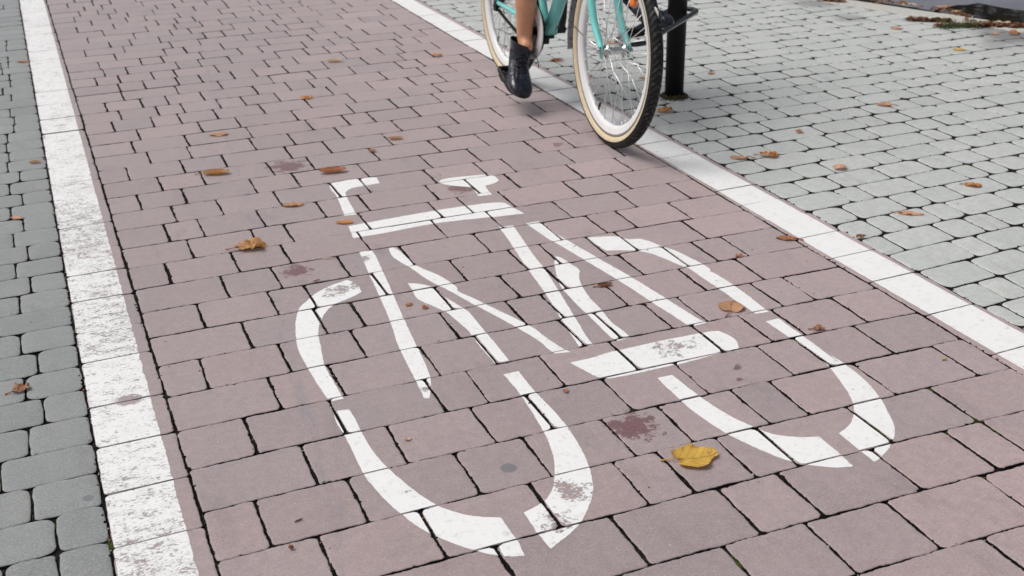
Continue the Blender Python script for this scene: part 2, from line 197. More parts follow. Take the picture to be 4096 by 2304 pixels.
def sep_attr(t, name):
    a = t.n('ShaderNodeAttribute'); a.attribute_name = name
    s = t.n('ShaderNodeSeparateColor'); t.l(a.outputs['Color'], s.inputs[0])
    return s.outputs[0], s.outputs[1], s.outputs[2]

def spot_mask(t, pos, spots, soft=0.55, grain=60, gamt=0.9):
    """union of ragged spots (x, y, radius, amount), each with a shape of its own on the stone"""
    flat = t.scaled(pos, (1, 1, 0)); tot = None
    nz = t.noise(pos, grain, 6, 0.75)
    for x, y, r, w in spots:
        d = t.math('DIVIDE', t.dist(flat, (x, y, 0)), r)
        d = t.math('ADD', d, t.math('MULTIPLY', t.math('SUBTRACT', nz, 0.5), gamt * 2))
        m = t.math('MULTIPLY', t.smooth(d, 1.0, 1.0 - soft), w)
        tot = m if tot is None else t.math('MAXIMUM', tot, m)
    return tot

# ------------------------------------------------------------------ materials
def stone_mat(name, c_lo, c_mid, c_hi, stains=None, greys=None, damp=None, fine=1.0, spots_w=0.55, pink=None, sheen=0.40, dark_share=0.30):
    t = NT(name); pos = t.pos()
    r, g, b = sep_attr(t, 'brick')
    big = t.noise(pos, 7.0, 5, 0.6)
    med = t.noise(pos, 45.0, 6, 0.7)
    fin = t.noise(pos, 240.0, 5, 0.8)
    vf = t.noise(pos, 900.0, 2, 0.7)
    f = t.math('ADD', t.math('MULTIPLY', r, 0.44), t.math('MULTIPLY', big, 0.56))
    col = t.mix(t.smooth(f, 0.15, 0.5), c_lo, c_mid)
    col = t.mix(t.smooth(f, 0.45, 0.85), col, c_hi)
    if pink: col = t.mix(g, col, t.mix(t.smooth(f, 0.2, 0.8), pink[0], pink[1]))  # pinker bricks, with the lane's brightness gradient to the right put into the colour
    if pink:
        col = t.mix(t.smooth(b, 0.62, 0.95, 0, 0.26), col, (0.285, 0.250, 0.262))
        col = t.mix(t.smooth(b, 0.30, 0.05, 0, 0.30), col, (0.400, 0.285, 0.275))
        # the grey smear a tyre has left along the lane
        sx = t.n('ShaderNodeSeparateXYZ'); t.l(pos, sx.inputs[0])
        off = t.math('SUBTRACT', t.math('SUBTRACT', sx.outputs[0], 0.49), t.math('MULTIPLY', t.math('SUBTRACT', sx.outputs[1], 2.92), 0.101))
        sm = t.math('MULTIPLY', t.smooth(t.math('ABSOLUTE', t.math('ADD', off, t.math('MULTIPLY', t.math('SUBTRACT', big, 0.5), 0.03))), 0.022, 0.006), t.smooth(t.noise(t.scaled(pos, (3, .5, 1)), 9, 5, .7), .46, .62))
        col = t.mix(t.math('MULTIPLY', sm, 0.42), col, (0.21, 0.20, 0.23))
    dust = t.noise(t.scaled(pos, (1.6, 0.7, 1)), 5.5, 6, 0.7)
    col = t.mix(t.smooth(dust, 0.52, 0.72, 0, 0.22), col, (0.40, 0.35, 0.30))
    col = t.mix(t.smooth(dust, 0.46, 0.28, 0, 0.28), col, (0.12, 0.10, 0.10))
    # cast concrete: mottling, sand grain, pale and dark specks
    col = t.mix(t.smooth(med, 0.36, 0.66), t.mix(0.20, col, (0.10, 0.085, 0.08)), col)
    col = t.mix(t.smooth(fin, 0.53, 0.68, 0, 0.42 * fine), col, (0.62, 0.58, 0.55))
    col = t.mix(t.smooth(fin, 0.46, 0.32, 0, 0.60 * fine), col, (0.07, 0.06, 0.058))
    v = t.n('ShaderNodeTexVoronoi'); t.l(pos, v.inputs['Vector']); v.inputs['Scale'].default_value = 120
    speck = t.math('MULTIPLY', t.smooth(v.outputs['Distance'], 0.17, 0.08), t.smooth(t.noise(pos, 33, 2, 0.5), 0.46, 0.54))
    vc = t.n('ShaderNodeSeparateColor'); t.l(v.outputs['Color'], vc.inputs[0])
    col = t.mix(t.math('MULTIPLY', t.math('MULTIPLY', speck, spots_w), t.smooth(vc.outputs[0], 0.75, 0.8)), col, (0.75, 0.73, 0.70))
    dk = t.math('MULTIPLY', speck, t.smooth(vc.outputs[0], dark_share + .03, dark_share - .03))
    col = t.mix(t.math('MULTIPLY', dk, 0.8), col, (0.035, 0.03, 0.028))
    rough = t.smooth(med, 0.2, 0.8, 0.52, 0.70)
    if stains:
        m = t.math('MULTIPLY', spot_mask(t, pos, stains, 0.35, 38, 2.0), 1.35, True)
        col = t.mix(t.math('MULTIPLY', m, t.smooth(fin, 0.30, 0.60, 1.0, 0.72)), col, (0.105, 0.020, 0.024))
    if greys:
        m = spot_mask(t, pos, greys, 0.25, 30, 0.35)
        col = t.mix(t.math('MULTIPLY', m, 0.75), col, (0.12, 0.125, 0.135))
    if damp:
        m = spot_mask(t, pos, damp, 0.7, 9, 0.7)
        col = t.mix(t.math('MULTIPLY', m, 0.78), col, (0.085, 0.083, 0.080))
        rough = t.math('SUBTRACT', rough, t.math('MULTIPLY', m, 0.3))
    h = t.math('ADD', t.math('MULTIPLY', fin, 0.6), t.math('ADD', t.math('MULTIPLY', med, 0.9), t.math('MULTIPLY', vf, 0.3)))
    h = t.math('SUBTRACT', h, t.math('MULTIPLY', dk, 0.6))
    nb = t.bump(h, 0.55, 0.0016)
    return t.done(t.principled(col, rough, nb, 0.5, Sheen_Weight=sheen, Sheen_Roughness=0.45))

def paint_mat(name, base_thr, spots, streak, dirt, finew=0.34):
    t = NT(name); pos = t.pos()
    st = t.scaled(pos, streak)
    n1 = t.noise(st, 30.0, 9, 0.76)
    n2 = t.noise(st, 135.0, 6, 0.8)
    big = t.noise(pos, 5.0, 3, 0.5)
    n = t.math('ADD', t.math('MULTIPLY', n1, 1 - finew), t.math('MULTIPLY', n2, finew))
    thr = t.math('ADD', base_thr, t.math('MULTIPLY', t.math('SUBTRACT', big, 0.5), 0.10))
    if spots:
        flat = t.scaled(pos, (1, 1, 0))
        for x, y, r, w in spots:
            d = t.math('DIVIDE', t.dist(flat, (x, y, 0)), r)
            thr = t.math('ADD', thr, t.math('MULTIPLY', t.smooth(d, 1.15, 0.2), w))
    mask = t.smooth(n, t.math('SUBTRACT', thr, 0.018), t.math('ADD', thr, 0.018))
    fin = t.noise(pos, 420.0, 4, 0.7)
    dn = t.noise(st, 60.0, 8, 0.75)
    col = t.mix(t.smooth(dn, 0.52, 0.72, 0, dirt), (0.80, 0.80, 0.79), (0.30, 0.28, 0.275))
    col = t.mix(t.smooth(t.noise(pos, 14, 4, 0.6), 0.5, 0.75, 0, 0.22), col, (0.62, 0.58, 0.52))
    col = t.mix(t.smooth(fin, 0.62, 0.74, 0, 0.55), col, (0.25, 0.24, 0.235))
    nb = t.bump(t.math('ADD', fin, t.math('MULTIPLY', n, 2.0)), 0.4, 0.0012)
    p = t.principled(col, 0.62, nb, 0.4)
    tr = t.n('ShaderNodeBsdfTransparent')
    mx = t.n('ShaderNodeMixShader'); t.l(mask, mx.inputs[0]); t.l(tr.outputs[0], mx.inputs[1]); t.l(p.outputs[0], mx.inputs[2])
    return t.done(mx)

def plain(name, col, rough=0.5, spec=0.5, metal=0.0, nscale=0, namt=0.0, bump=0.0, bscale=200, dark=None, **kw):
    t = NT(name); o = t.obj(); c = col; nb = None
    if nscale:
        nz = t.noise(o, nscale, 6, 0.65)
        d = dark if dark else tuple(v * 0.45 for v in col)
        c = t.mix(t.smooth(nz, 0.35, 0.72, 0, namt), col, d)
    if bump:
        nb = t.bump(t.noise(o, bscale, 5, 0.7), bump, 0.002)
    return t.done(t.principled(c, rough, nb, spec, metal, **kw))

DAMP = [(4.38, 4.12, 0.20, 0.9), (4.25, 4.30, 0.12, 0.7), (4.42, 4.33, 0.30, 1.0), (4.70, 4.20, 0.42, 1.0), (4.15, 4.22, 0.10, 0.5), (3.93, 5.02, 0.13, 0.55), (4.0, 5.42, 0.16, 0.7), (4.75, 3.8, 0.4, 0.8)]
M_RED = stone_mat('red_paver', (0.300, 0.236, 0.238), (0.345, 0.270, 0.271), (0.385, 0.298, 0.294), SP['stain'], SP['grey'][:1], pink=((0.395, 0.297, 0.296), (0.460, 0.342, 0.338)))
M_GREY = stone_mat('pale_grey_cobble', (0.480, 0.505, 0.482), (0.530, 0.555, 0.532), (0.575, 0.595, 0.568), None, None, DAMP, 0.9, 0.3, dark_share=0.5)
M_DARK = stone_mat('dark_grey_cobble', (0.200, 0.218, 0.216), (0.232, 0.250, 0.248), (0.264, 0.281, 0.278), None, SP['grey'][1:], None, 1.2, 0.4)
M_SYM = paint_mat('symbol_paint', 0.392, SP['wear'], (1.0, 1.0, 1.0), 0.5)
M_LINE_L = paint_mat('worn_line_paint', 0.440, [(0.12, 1.55, 0.9, 0.02), (0.03, 3.6, 0.5, 0.035), (0.02, 2.9, 0.25, 0.03), (0.075, 2.47, 0.035, 0.16), (0.0, 1.72, 0.03, 0.15)], (0.75, 1.25, 1.0), 0.95, 0.55)
M_LINE_R = paint_mat('line_paint', 0.352, [(2.03, 3.45, 0.18, 0.06)], (0.6, 1.2, 1.0), 0.5)

def joint_mat():
    t = NT('joint_soil'); pos = t.pos()
    n = t.noise(pos, 170, 6, 0.8); g = t.noise(pos, 3.2, 4, 0.6); g2 = t.noise(pos, 28, 3, 0.6)
    col = t.mix(t.smooth(n, 0.35, 0.75), (0.005, 0.0045, 0.004), (0.026, 0.022, 0.019))
    col = t.mix(t.smooth(t.noise(pos, 330, 2, 0.5), 0.66, 0.72), col, (0.26, 0.21, 0.16))
    moss = t.math('MULTIPLY', t.smooth(g, 0.54, 0.66), t.smooth(g2, 0.50, 0.60))
    col = t.mix(t.math('MULTIPLY', moss, 0.85), col, (0.085, 0.13, 0.018))
    nb = t.bump(n, 1.0, 0.006)
    return t.done(t.principled(col, 0.95, nb, 0.2))
M_JOINT = joint_mat()

def asphalt_mat():
    t = NT('asphalt'); pos = t.pos()
    n = t.noise(pos, 260, 5, 0.8); b = t.noise(pos, 2.4, 4, 0.6)
    col = t.mix(t.smooth(n, 0.35, 0.7), (0.115, 0.122, 0.145), (0.225, 0.235, 0.270))
    col = t.mix(t.smooth(b, 0.45, 0.65, 0, 0.6), col, (0.100, 0.105, 0.125))
    return t.done(t.principled(col, t.smooth(b, 0.45, 0.65, 0.75, 0.42), t.bump(n, 0.7, 0.004), 0.5))
M_ASPH = asphalt_mat()
M_KERB = plain('kerb_concrete', (0.50, 0.485, 0.45), 0.85, 0.4, 0, 30, 0.35, 0.5, 260, (0.30, 0.28, 0.25))
M_GROUND = plain('far_ground', (0.20, 0.20, 0.19), 0.95, 0.2, 0, 3, 0.5, 0.4, 40)

# ------------------------------------------------------------------ paving
def lane_yb(k, x):
    u = x - .15; v = u * (x - 1.95)
    return LC[0] + LC[1] * k + LC[2] * k * k / 10 + LC[3] * u + LC[4] * k * u + LC[5] * v + LC[6] * k * v
def gr_yb(n, x):
    u = x - 2.12
    return GC[0] + GC[1] * n + GC[2] * n * n / 10 + GC[3] * u + GC[4] * n * u + GC[5] * u * u + GC[6] * n * u * u
def x_lgj(y): return 0.00386 * y - 0.0227
def x_rgj(y): return 2.1289 - 0.0041 * y
X_LRJ, X_RRJ = 0.1527, 1.9525
def x_kerb(y): return 4.126 + (5.279 - y) * 0.385

class Paving:
    def __init__(self): self.V = []; self.F = []; self.C = []; self.MI = []; self.tops = []
    def stone(self, x0, x1, ylo, yhi, gx, gy, cr, wob, rings, h0, tilt, step, tint, keep=False, bulge=0.0):
        xm = (x0 + x1) / 2
        w = (x1 - x0) - 2 * gx; hh = (yhi(xm) - ylo(xm)) - 2 * gy
        if w < 0.012 or hh < 0.02: return
        cr = min(cr * random.uniform(0.75, 1.25), w * 0.42, hh * 0.42)
        rad = [cr * random.uniform(0.55, 1.45) for _ in range(4)]
        rad = [min(r_, w * 0.45, hh * 0.45) for r_ in rad]
        pts = []
        def side(a, b, n):
            for i in range(n):
                t = i / n
                pts.append((a[0] + (b[0] - a[0]) * t, a[1] + (b[1] - a[1]) * t))
        def arc(cx, cy, r_, a0, n):
            for i in range(n):
                a = a0 + PI / 2 * i / n
                pts.append((cx + r_ * math.cos(a), cy + r_ * math.sin(a)))
        nw = max(2, int(w / step)); nh = max(2, int(hh / step)); na = 3 if step > .012 else 5
        r0, r1, r2, r3 = rad
        side((r0, 0), (w - r1, 0), nw); arc(w - r1, r1, r1, -PI / 2, na)
        side((w, r1), (w, hh - r2), nh); arc(w - r2, hh - r2, r2, 0, na)
        side((w - r2, hh), (r3, hh), nw); arc(r3, hh - r3, r3, PI / 2, na)
        side((0, hh - r3), (0, r0), nh); arc(r0, r0, r0, PI, na)
        ph = [random.uniform(0, 6.28) for _ in range(6)]; fr = [random.uniform(8, 16), random.uniform(25, 45), random.uniform(70, 110)]
        out = []; conv = []
        per = 2 * (w + hh); s = 0.0; n = len(pts)
        def world(px, py):
            px = min(max(px, -.01), w + .01)
            x = x0 + gx + px
            a = ylo(x) + gy; b = yhi(x) - gy
            return x, a + (b - a) * (py / hh)
        cxl, cyl = w / 2, hh / 2
        for i in range(n):
            p = pts[i]; q = pts[(i + 1) % n]; o = pts[i - 1]
            tx, ty = q[0] - o[0], q[1] - o[1]; L = math.hypot(tx, ty) or 1
            nx, ny = ty / L, -tx / L
            s += math.hypot(q[0] - p[0], q[1] - p[1])
            d = wob * (0.5 * math.sin(fr[0] * s + ph[0]) + 0.45 * math.sin(fr[1] * s + ph[1]) + 0.4 * math.sin(fr[2] * s + ph[2]) + random.uniform(-.55, .55))
            if random.random() < 0.012: d -= wob * random.uniform(1.0, 2.2)
            if bulge:
                d += bulge * (1 - (2 * p[0] / w - 1) ** 2) * abs(ny) + bulge * (1 - (2 * p[1] / hh - 1) ** 2) * abs(nx)
            out.append((p[0] + nx * d, p[1] + ny * d))
        tx_, ty_ = tilt
        base = len(self.V)
        def put(p, inset, z):
            fx = 1 - 2 * inset / w; fy = 1 - 2 * inset / hh
            px = cxl + (p[0] - cxl) * fx; py = cyl + (p[1] - cyl) * fy
            x, y = world(px, py)
            self.V.append((x, y, z + h0 + tx_ * (px - cxl) + ty_ * (py - cyl)))
            self.C.append(tint)
        R = [(0.0, -0.030)] + [r_ for r_ in rings if r_[0] < min(w, hh) * 0.42]
        for ins, z in R:
            for p in out: put(p, ins, z)
        for a in range(len(R) - 1):
            for i in range(n):
                j = (i + 1) % n
                self.F.append((base + a * n + i, base + a * n + j, base + (a + 1) * n + j, base + (a + 1) * n + i)); self.MI.append(1 if a == 0 else 0)
        put((cxl, cyl), 0, R[-1][1])
        c = len(self.V) - 1; a = len(R) - 1
        for i in range(n):
            self.F.append((base + a * n + i, base + a * n + (i + 1) % n, c)); self.MI.append(0)
        if keep:
            k = max(1, n // 40)
            cp = []; ins = random.uniform(0.0006, 0.0013)
            for p in pts[::k]:
                fx = 1 - 2 * ins / w; fy = 1 - 2 * ins / hh
                cp.append(world(cxl + (p[0] - cxl) * fx, cyl + (p[1] - cyl) * fy))
            cx, cy = world(cxl, cyl)
            zt = R[-1][1]
            self.tops.append((cp, (min(p[0] for p in cp), max(p[0] for p in cp), min(p[1] for p in cp), max(p[1] for p in cp)),
                              (lambda x, y, cx=cx, cy=cy: zt + h0 + tx_ * (x - cx) + ty_ * (y - cy))))
    def build(self, name, mat):
        me = mesh(name, self.V, self.F)
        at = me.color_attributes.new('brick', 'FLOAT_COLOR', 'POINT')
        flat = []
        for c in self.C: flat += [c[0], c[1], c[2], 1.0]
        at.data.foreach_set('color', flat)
        o = link(name, me, [mat, M_JOINT])
        me.polygons.foreach_set('material_index', self.MI)
        me.polygons.foreach_set('use_smooth', [len(f) == 4 for f in self.F])
        return o

RED_RINGS = [(0.0, -0.0016), (0.0008, -0.0007), (0.0022, -0.0002), (0.0045, 0.0)]
COB_RINGS = [(0.0, -0.0028), (0.0012, -0.0017), (0.0036, -0.0010), (0.0085, -0.0005), (0.016, -0.0002), (0.026, 0.0)]

def fill_row(xs, lo, hi, mods):
    """joints between lo and hi: traced ones kept, long gaps filled with stock lengths"""
    J = [lo] + [x for x in xs if lo + 0.05 < x < hi - 0.05] + [hi]
    out = [lo]
    for a, b in zip(J[:-1], J[1:]):
        x = a
        while b - x > mods[-1] * 1.28:
            c = [m for m in mods if b - x - m > mods[0] * 0.75]
            x += random.choice(c); out.append(x)
        out.append(b)
    return out

def tint(x=0.0): return (random.random(), min(1, max(0, (x - .95) * .95 + random.uniform(-.22, .22))), random.random())  # second value rises with x: pinker and lighter on the right

# red brick lane
lane = Paving()
for k in range(-21, 29):
    xs = LANE.get(k, [])
    J = fill_row(xs, X_LRJ, X_RRJ, [0.095, 0.14, 0.18, 0.225])
    far = k < 2
    ylo = lambda x, k=k: lane_yb(k + 1, x); yhi = lambda x, k=k: lane_yb(k, x)
    for a, b in zip(J[:-1], J[1:]):
        gx = random.uniform(0.0022, 0.0040); gy = random.choice([0.0007, 0.0013, 0.0019, 0.0024])
        lane.stone(a, b, ylo, yhi, gx, gy, 0.009, 0.0017, RED_RINGS, random.uniform(-.0007, .0007),
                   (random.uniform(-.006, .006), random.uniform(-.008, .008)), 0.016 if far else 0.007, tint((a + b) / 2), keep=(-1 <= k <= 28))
# the two columns of edging bricks that carry the lines
def fill_edges(e, lo, hi, pitch):
    e = sorted(e); out = [e[0]]
    for v in e[1:]:
        n = max(1, round((v - out[-1]) / pitch)); a = out[-1]
        for i in range(1, n + 1): out.append(a + (v - a) * i / n)
    while out[0] > lo: out.insert(0, out[0] - pitch * random.uniform(.93, 1.07))
    while out[-1] < hi: out.append(out[-1] + pitch * random.uniform(.93, 1.07))
    return out
EL = fill_edges(LE, 0.7, 8.4, 0.2); ER = fill_edges(RE, 0.7, 8.4, 0.2)
edge_l = Paving(); edge_r = Paving()
for a, b in zip(EL[:-1], EL[1:]):
    m = (a + b) / 2; sk = random.uniform(.012, .024)
    edge_l.stone(x_lgj(m), X_LRJ, lambda x, a=a: a + .018 * (x - .06), lambda x, b=b: b + .018 * (x - .06), random.uniform(.0022, .0036), random.uniform(.0006, .0016),
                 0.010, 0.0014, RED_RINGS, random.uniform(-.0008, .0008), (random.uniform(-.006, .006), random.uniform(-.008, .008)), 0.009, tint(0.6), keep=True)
for a, b in zip(ER[:-1], ER[1:]):
    m = (a + b) / 2
    edge_r.stone(X_RRJ, x_rgj(m), lambda x, a=a: a + .03 * (x - 2.03), lambda x, b=b: b + .03 * (x - 2.03), random.uniform(.0018, .0034), random.uniform(.0005, .0014),
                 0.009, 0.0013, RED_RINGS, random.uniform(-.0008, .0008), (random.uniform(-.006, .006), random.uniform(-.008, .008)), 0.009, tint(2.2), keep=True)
# pale cobbles on the right, up to the kerb
right = Paving()
for n in range(-9, 47):
    xs = GR.get(n, [])
    ym = gr_yb(n + .5, 2.12)
    lo = x_rgj(ym)
    hi = 4.6
    for _ in range(4): hi = min(5.6, x_kerb(gr_yb(n + .5, hi)) - 0.012)
    if hi < lo + .1: continue
    J = fill_row(xs, lo, hi, [0.09, 0.12, 0.182])
    for a, b in zip(J[:-1], J[1:]):
        right.stone(a, b, lambda x, n=n: gr_yb(n, x), lambda x, n=n: gr_yb(n + 1, x), random.uniform(.0024, .0038), random.uniform(.0026, .0040),
                    0.019, 0.0011, COB_RINGS, random.uniform(-.0012, .0006), (random.uniform(-.008, .008), random.uniform(-.010, .010)), 0.013, tint(), bulge=0.0012)
# darker cobbles on the left
leftp = Paving()
for k in range(-14, 52):
    xs = GL.get(k, [])
    a0 = 2.3218 + .12219 * k; a1 = a0 + .12219
    hi = x_lgj(a0 + .06)
    lo = -1.6 if a0 < 6 else -0.9
    J = sorted([x for x in xs if x < hi - .05])
    if not J: J = [hi - random.choice([.09, .12, .182])]
    x = J[0]
    while x > lo:
        x -= random.choice([.09, .12, .182]); J.insert(0, x)
    J.append(hi)
    for a, b in zip(J[:-1], J[1:]):
        leftp.stone(a, b, lambda x, a0=a0: a0 + .02 * (x - .05), lambda x, a1=a1: a1 + .02 * (x - .05), random.uniform(.0026, .0044), random.uniform(.0010, .0022),
                    0.013, 0.0012, COB_RINGS, random.uniform(-.0016, .0006), (random.uniform(-.010, .010), random.uniform(-.012, .012)), 0.012, tint(), bulge=0.0016)

tag(lane.build('bike_lane', M_RED), kind='structure')
tag(edge_l.build('lane_edging', M_RED), kind='structure')
tag(edge_r.build('lane_edging', M_RED), kind='structure')
tag(right.build('pavement', M_GREY), kind='structure')
tag(leftp.build('pavement', M_DARK), kind='structure')

# bedding soil that shows in the joints: a finely uneven sheet under the stones
def soil():
    vs = []; fs = []; st = 0.05
    nx = int((6.2 + 1.7) / st); ny = int((9.2 - 0.2) / st)
    for j in range(ny + 1):
        for i in range(nx + 1):
            x = -1.7 + i * st; y = .2 + j * st
            z = -0.0068 + 0.0022 * noise.noise(Vector((x * 9, y * 9, 0)))
            if x > 2.1: z += 0.0012
            if x < 0: z -= 0.001
            if x > x_kerb(y) - 0.02: z = -0.03
            vs.append((x, y, z))
    for j in range(ny):
        for i in range(nx):
            a = j * (nx + 1) + i
            fs.append((a, a + 1, a + nx + 2, a + nx + 1))
    return link('joint_soil', mesh('joint_soil', vs, fs), M_JOINT)
tag(soil(), kind='structure')

# the big ground sheet, the kerb and the road
R0 = 600.0
tag(link('ground', mesh('ground', [(-R0, -R0, -.06), (R0, -R0, -.06), (R0, R0, -.06), (-R0, R0, -.06)], [(0, 1, 2, 3)]), M_GROUND, smooth=False), kind='structure')
kd = Vector((-.385, 1.0, 0)).normalized(); kn = Vector((kd.y, -kd.x, 0))
def kp(s, w): p = Vector((4.126, 5.279, 0)) + kd * s + kn * w; return p
def kerb_strip():
    vs = []; fs = []; prof = [(0.0, -.05), (0.0, -.004), (.004, 0.0), (.146, -.002), (.152, -.008), (.153, -.05)]
    stones = []
    s = -6.0
    while s < 6.0:
        e = s + random.uniform(.48, .52); a, b = s + .002, e - .002
        off = len(vs); dz = random.uniform(-.003, .002)
        for q_ in (a, b):
            for w, z in prof: p = kp(q_, w); vs.append((p.x, p.y, z + dz))
        m = len(prof)
        for i in range(m - 1): fs.append((off + i, off + m + i, off + m + i + 1, off + i + 1))
        fs.append(tuple(off + i for i in range(m))); fs.append(tuple(off + m + i for i in range(m - 1, -1, -1)))
        s = e
    me = mesh('kerb', vs, fs); fix_normals(me)
    return link('kerb', me, M_KERB, smooth=False)
tag(kerb_strip(), kind='structure')
def road():
    vs = []; fs = []; N = 60
    for i in range(N + 1):
        for j in range(25):
            s = -9 + 18 * i / N; w = .153 + 7.0 * (j / 24) ** 1.6
            p = kp(s, w); z = -.018 - .012 * math.exp(-((w - .3) / .25) ** 2) + .004 * noise.noise(Vector((p.x * 2, p.y * 2, 3)))
            vs.append((p.x, p.y, z))
    for i in range(N):
        for j in range(24):
            a = i * 25 + j; fs.append((a, a + 25, a + 26, a + 1))
    me = mesh('road', vs, fs); fix_normals(me)
    return link('road', me, M_ASPH)
tag(road(), kind='structure')
def water_mat():
    t = NT('puddle_water')
    nb = t.bump(t.noise(t.pos(), 9, 3, 0.5), 0.06, 0.01)
    return t.done(t.principled((0.012, 0.010, 0.008), 0.03, nb, 0.9, IOR=1.36))
pud = [(4.495, 5.05), (4.574, 5.075), (4.684, 5.095), (4.771, 5.080), (4.826, 5.085), (4.834, 5.024), (4.85, 4.948), (4.875, 4.884), (4.907, 4.81), (4.97, 4.735), (5.02, 4.55), (4.95, 4.25), (4.78, 4.10), (4.66, 4.22), (4.58, 4.42), (4.55, 4.555), (4.53, 4.637), (4.50, 4.70), (4.48, 4.79), (4.47, 4.86), (4.46, 4.95), (4.465, 5.02)]
pp = smooth_path([(x, y, -.0165) for x, y in pud] + [(pud[0][0], pud[0][1], -.0165)], 6)[:-1]
tag(link('puddle', mesh('puddle', [p + Vector((.012 * noise.noise(p * 14), .012 * noise.noise(p * 14 + Vector((7, 0, 0))), 0)) for p in pp], [tuple(range(len(pp)))]), water_mat(), smooth=False), kind='structure')

# ------------------------------------------------------------------ white paint, laid on the brick tops only
def clip_poly(tri, conv):
    poly = tri; n = len(conv)
    for i in range(n):
        ax, ay = conv[i]; bx, by = conv[(i + 1) % n]
        ex, ey = bx - ax, by - ay
        out = []; m = len(poly)
        if m == 0: return poly
        ds = [ex * (p[1] - ay) - ey * (p[0] - ax) for p in poly]
        for j in range(m):
            p, q_ = poly[j], poly[(j + 1) % m]; dp, dq = ds[j], ds[(j + 1) % m]
            if dp >= 0: out.append(p)
            if (dp >= 0) != (dq >= 0):
                t = dp / (dp - dq); out.append((p[0] + (q_[0] - p[0]) * t, p[1] + (q_[1] - p[1]) * t))
        poly = out
    return poly

def densify(poly, step=0.006, jit=0.0011):
    out = []; n = len(poly)
    for i in range(n):
        a = poly[i]; b = poly[(i + 1) % n]; L = math.hypot(b[0] - a[0], b[1] - a[1]); m = max(1, int(L / step))
        nx, ny = ((b[1] - a[1]) / L, -(b[0] - a[0]) / L) if L > 0 else (0, 0)
        for k in range(m):
            t = k / m; x = a[0] + (b[0] - a[0]) * t; y = a[1] + (b[1] - a[1]) * t
            d = jit * (1.1 * noise.noise(Vector((x * 160, y * 160, 1))) + 0.8 * noise.noise(Vector((x * 45, y * 45, 5))))
            out.append((x + nx * d, y + ny * d))
    return out

def paint(name, polys, pav, mat, parent=None, step=0.006, jit=0.0011, lift=0.0005):
    V = []; F = []
    for poly in polys:
        d = densify(poly, step, jit)
        tris = tessellate_polygon([[Vector((p[0], p[1], 0)) for p in d]])
        T = []
        for t in tris:
            pt = [d[i] for i in t]
            ar = (pt[1][0] - pt[0][0]) * (pt[2][1] - pt[0][1]) - (pt[2][0] - pt[0][0]) * (pt[1][1] - pt[0][1])
            if ar < 0: pt.reverse()
            T.append((pt, min(p[0] for p in pt), max(p[0] for p in pt), min(p[1] for p in pt), max(p[1] for p in pt)))
        for conv, (bx0, bx1, by0, by1), zf in pav.tops:
            for pt, x0, x1, y0, y1 in T:
                if x1 < bx0 or x0 > bx1 or y1 < by0 or y0 > by1: continue
                c = clip_poly(pt, conv)
                if len(c) < 3: continue
                ar = sum(c[i][0] * c[(i + 1) % len(c)][1] - c[(i + 1) % len(c)][0] * c[i][1] for i in range(len(c)))
                if ar < 1e-8: continue
                o = len(V)
                V += [(p[0], p[1], zf(p[0], p[1]) + lift) for p in c]; F.append(tuple(range(o, o + len(c))))
    return link(name, mesh(name, V, F), mat, parent, smooth=False)

def smooth_closed(poly, n=3):
    """round the long curved outlines a little but keep their corners"""
    P = [Vector((x, y, 0)) for x, y in poly]; out = []; m = len(P)
    for i in range(m):
        p0, p1, p2, p3 = P[i - 1], P[i], P[(i + 1) % m], P[(i + 2) % m]
        def corner(a, b, c):
            u = b - a; v = c - b
            return u.length == 0 or v.length == 0 or u.angle(v, 0) > 0.62
        if corner(p0, p1, p2): p0 = p1
        if corner(p1, p2, p3): p3 = p2
        for k in range(n):
            t = k / n
            q_ = 0.5 * ((2 * p1) + (p2 - p0) * t + (2 * p0 - 5 * p1 + 4 * p2 - p3) * t * t + (3 * p1 - p0 - 3 * p2 + p3) * t ** 3)
            out.append((q_.x, q_.y))
    return out
symbol = empty('bicycle_symbol', Matrix.Translation((0.95, 2.6, 0)))
tag(symbol, 'white bicycle symbol painted across the red bricks in the middle of the cycle lane', 'road marking')
PIECES = {'pedal': [[0], [1]], 'wheel': [[0], [1], [2]], 'wheel2': [[0], [1], [2]]}
PART = {'handlebar': 'painted_handlebar', 'saddle': 'painted_saddle', 'frame': 'painted_frame', 'pedal': 'painted_pedal', 'wheel': 'painted_wheel_arc', 'wheel2': 'painted_wheel_arc'}
for nm, polys in ST.items():
    for grp in (PIECES[nm] if nm in PIECES else [range(len(polys))]):
        o = paint(PART[nm], [smooth_closed(polys[i]) for i in grp], lane, M_SYM, symbol)
        o.matrix_parent_inverse = symbol.matrix_world.inverted()
LL = [(x_lgj(y) + .004, y) for y in (0.9, 8.2)] + [(0.1122 + .00366 * y, y) for y in (8.2, 0.9)]
o = paint('lane_line', [LL], edge_l, M_LINE_L, None, 0.010, 0.0022)
tag(o, 'worn scratched white line on the left edge of the lane beside dark cobbles', 'road marking', 'white lines edging the cycle lane')
RL = [(1.9823 - .0051 * y, y) for y in (0.9, 8.2)] + [(2.1184 - .0079 * y, y) for y in (8.2, 0.9)]
RL = [RL[0], RL[3], RL[2], RL[1]]
o = paint('lane_line', [RL], edge_r, M_LINE_R, None, 0.010, 0.0012)
tag(o, 'clean white line on the right edge of the lane under the real bicycle', 'road marking', 'white lines edging the cycle lane')

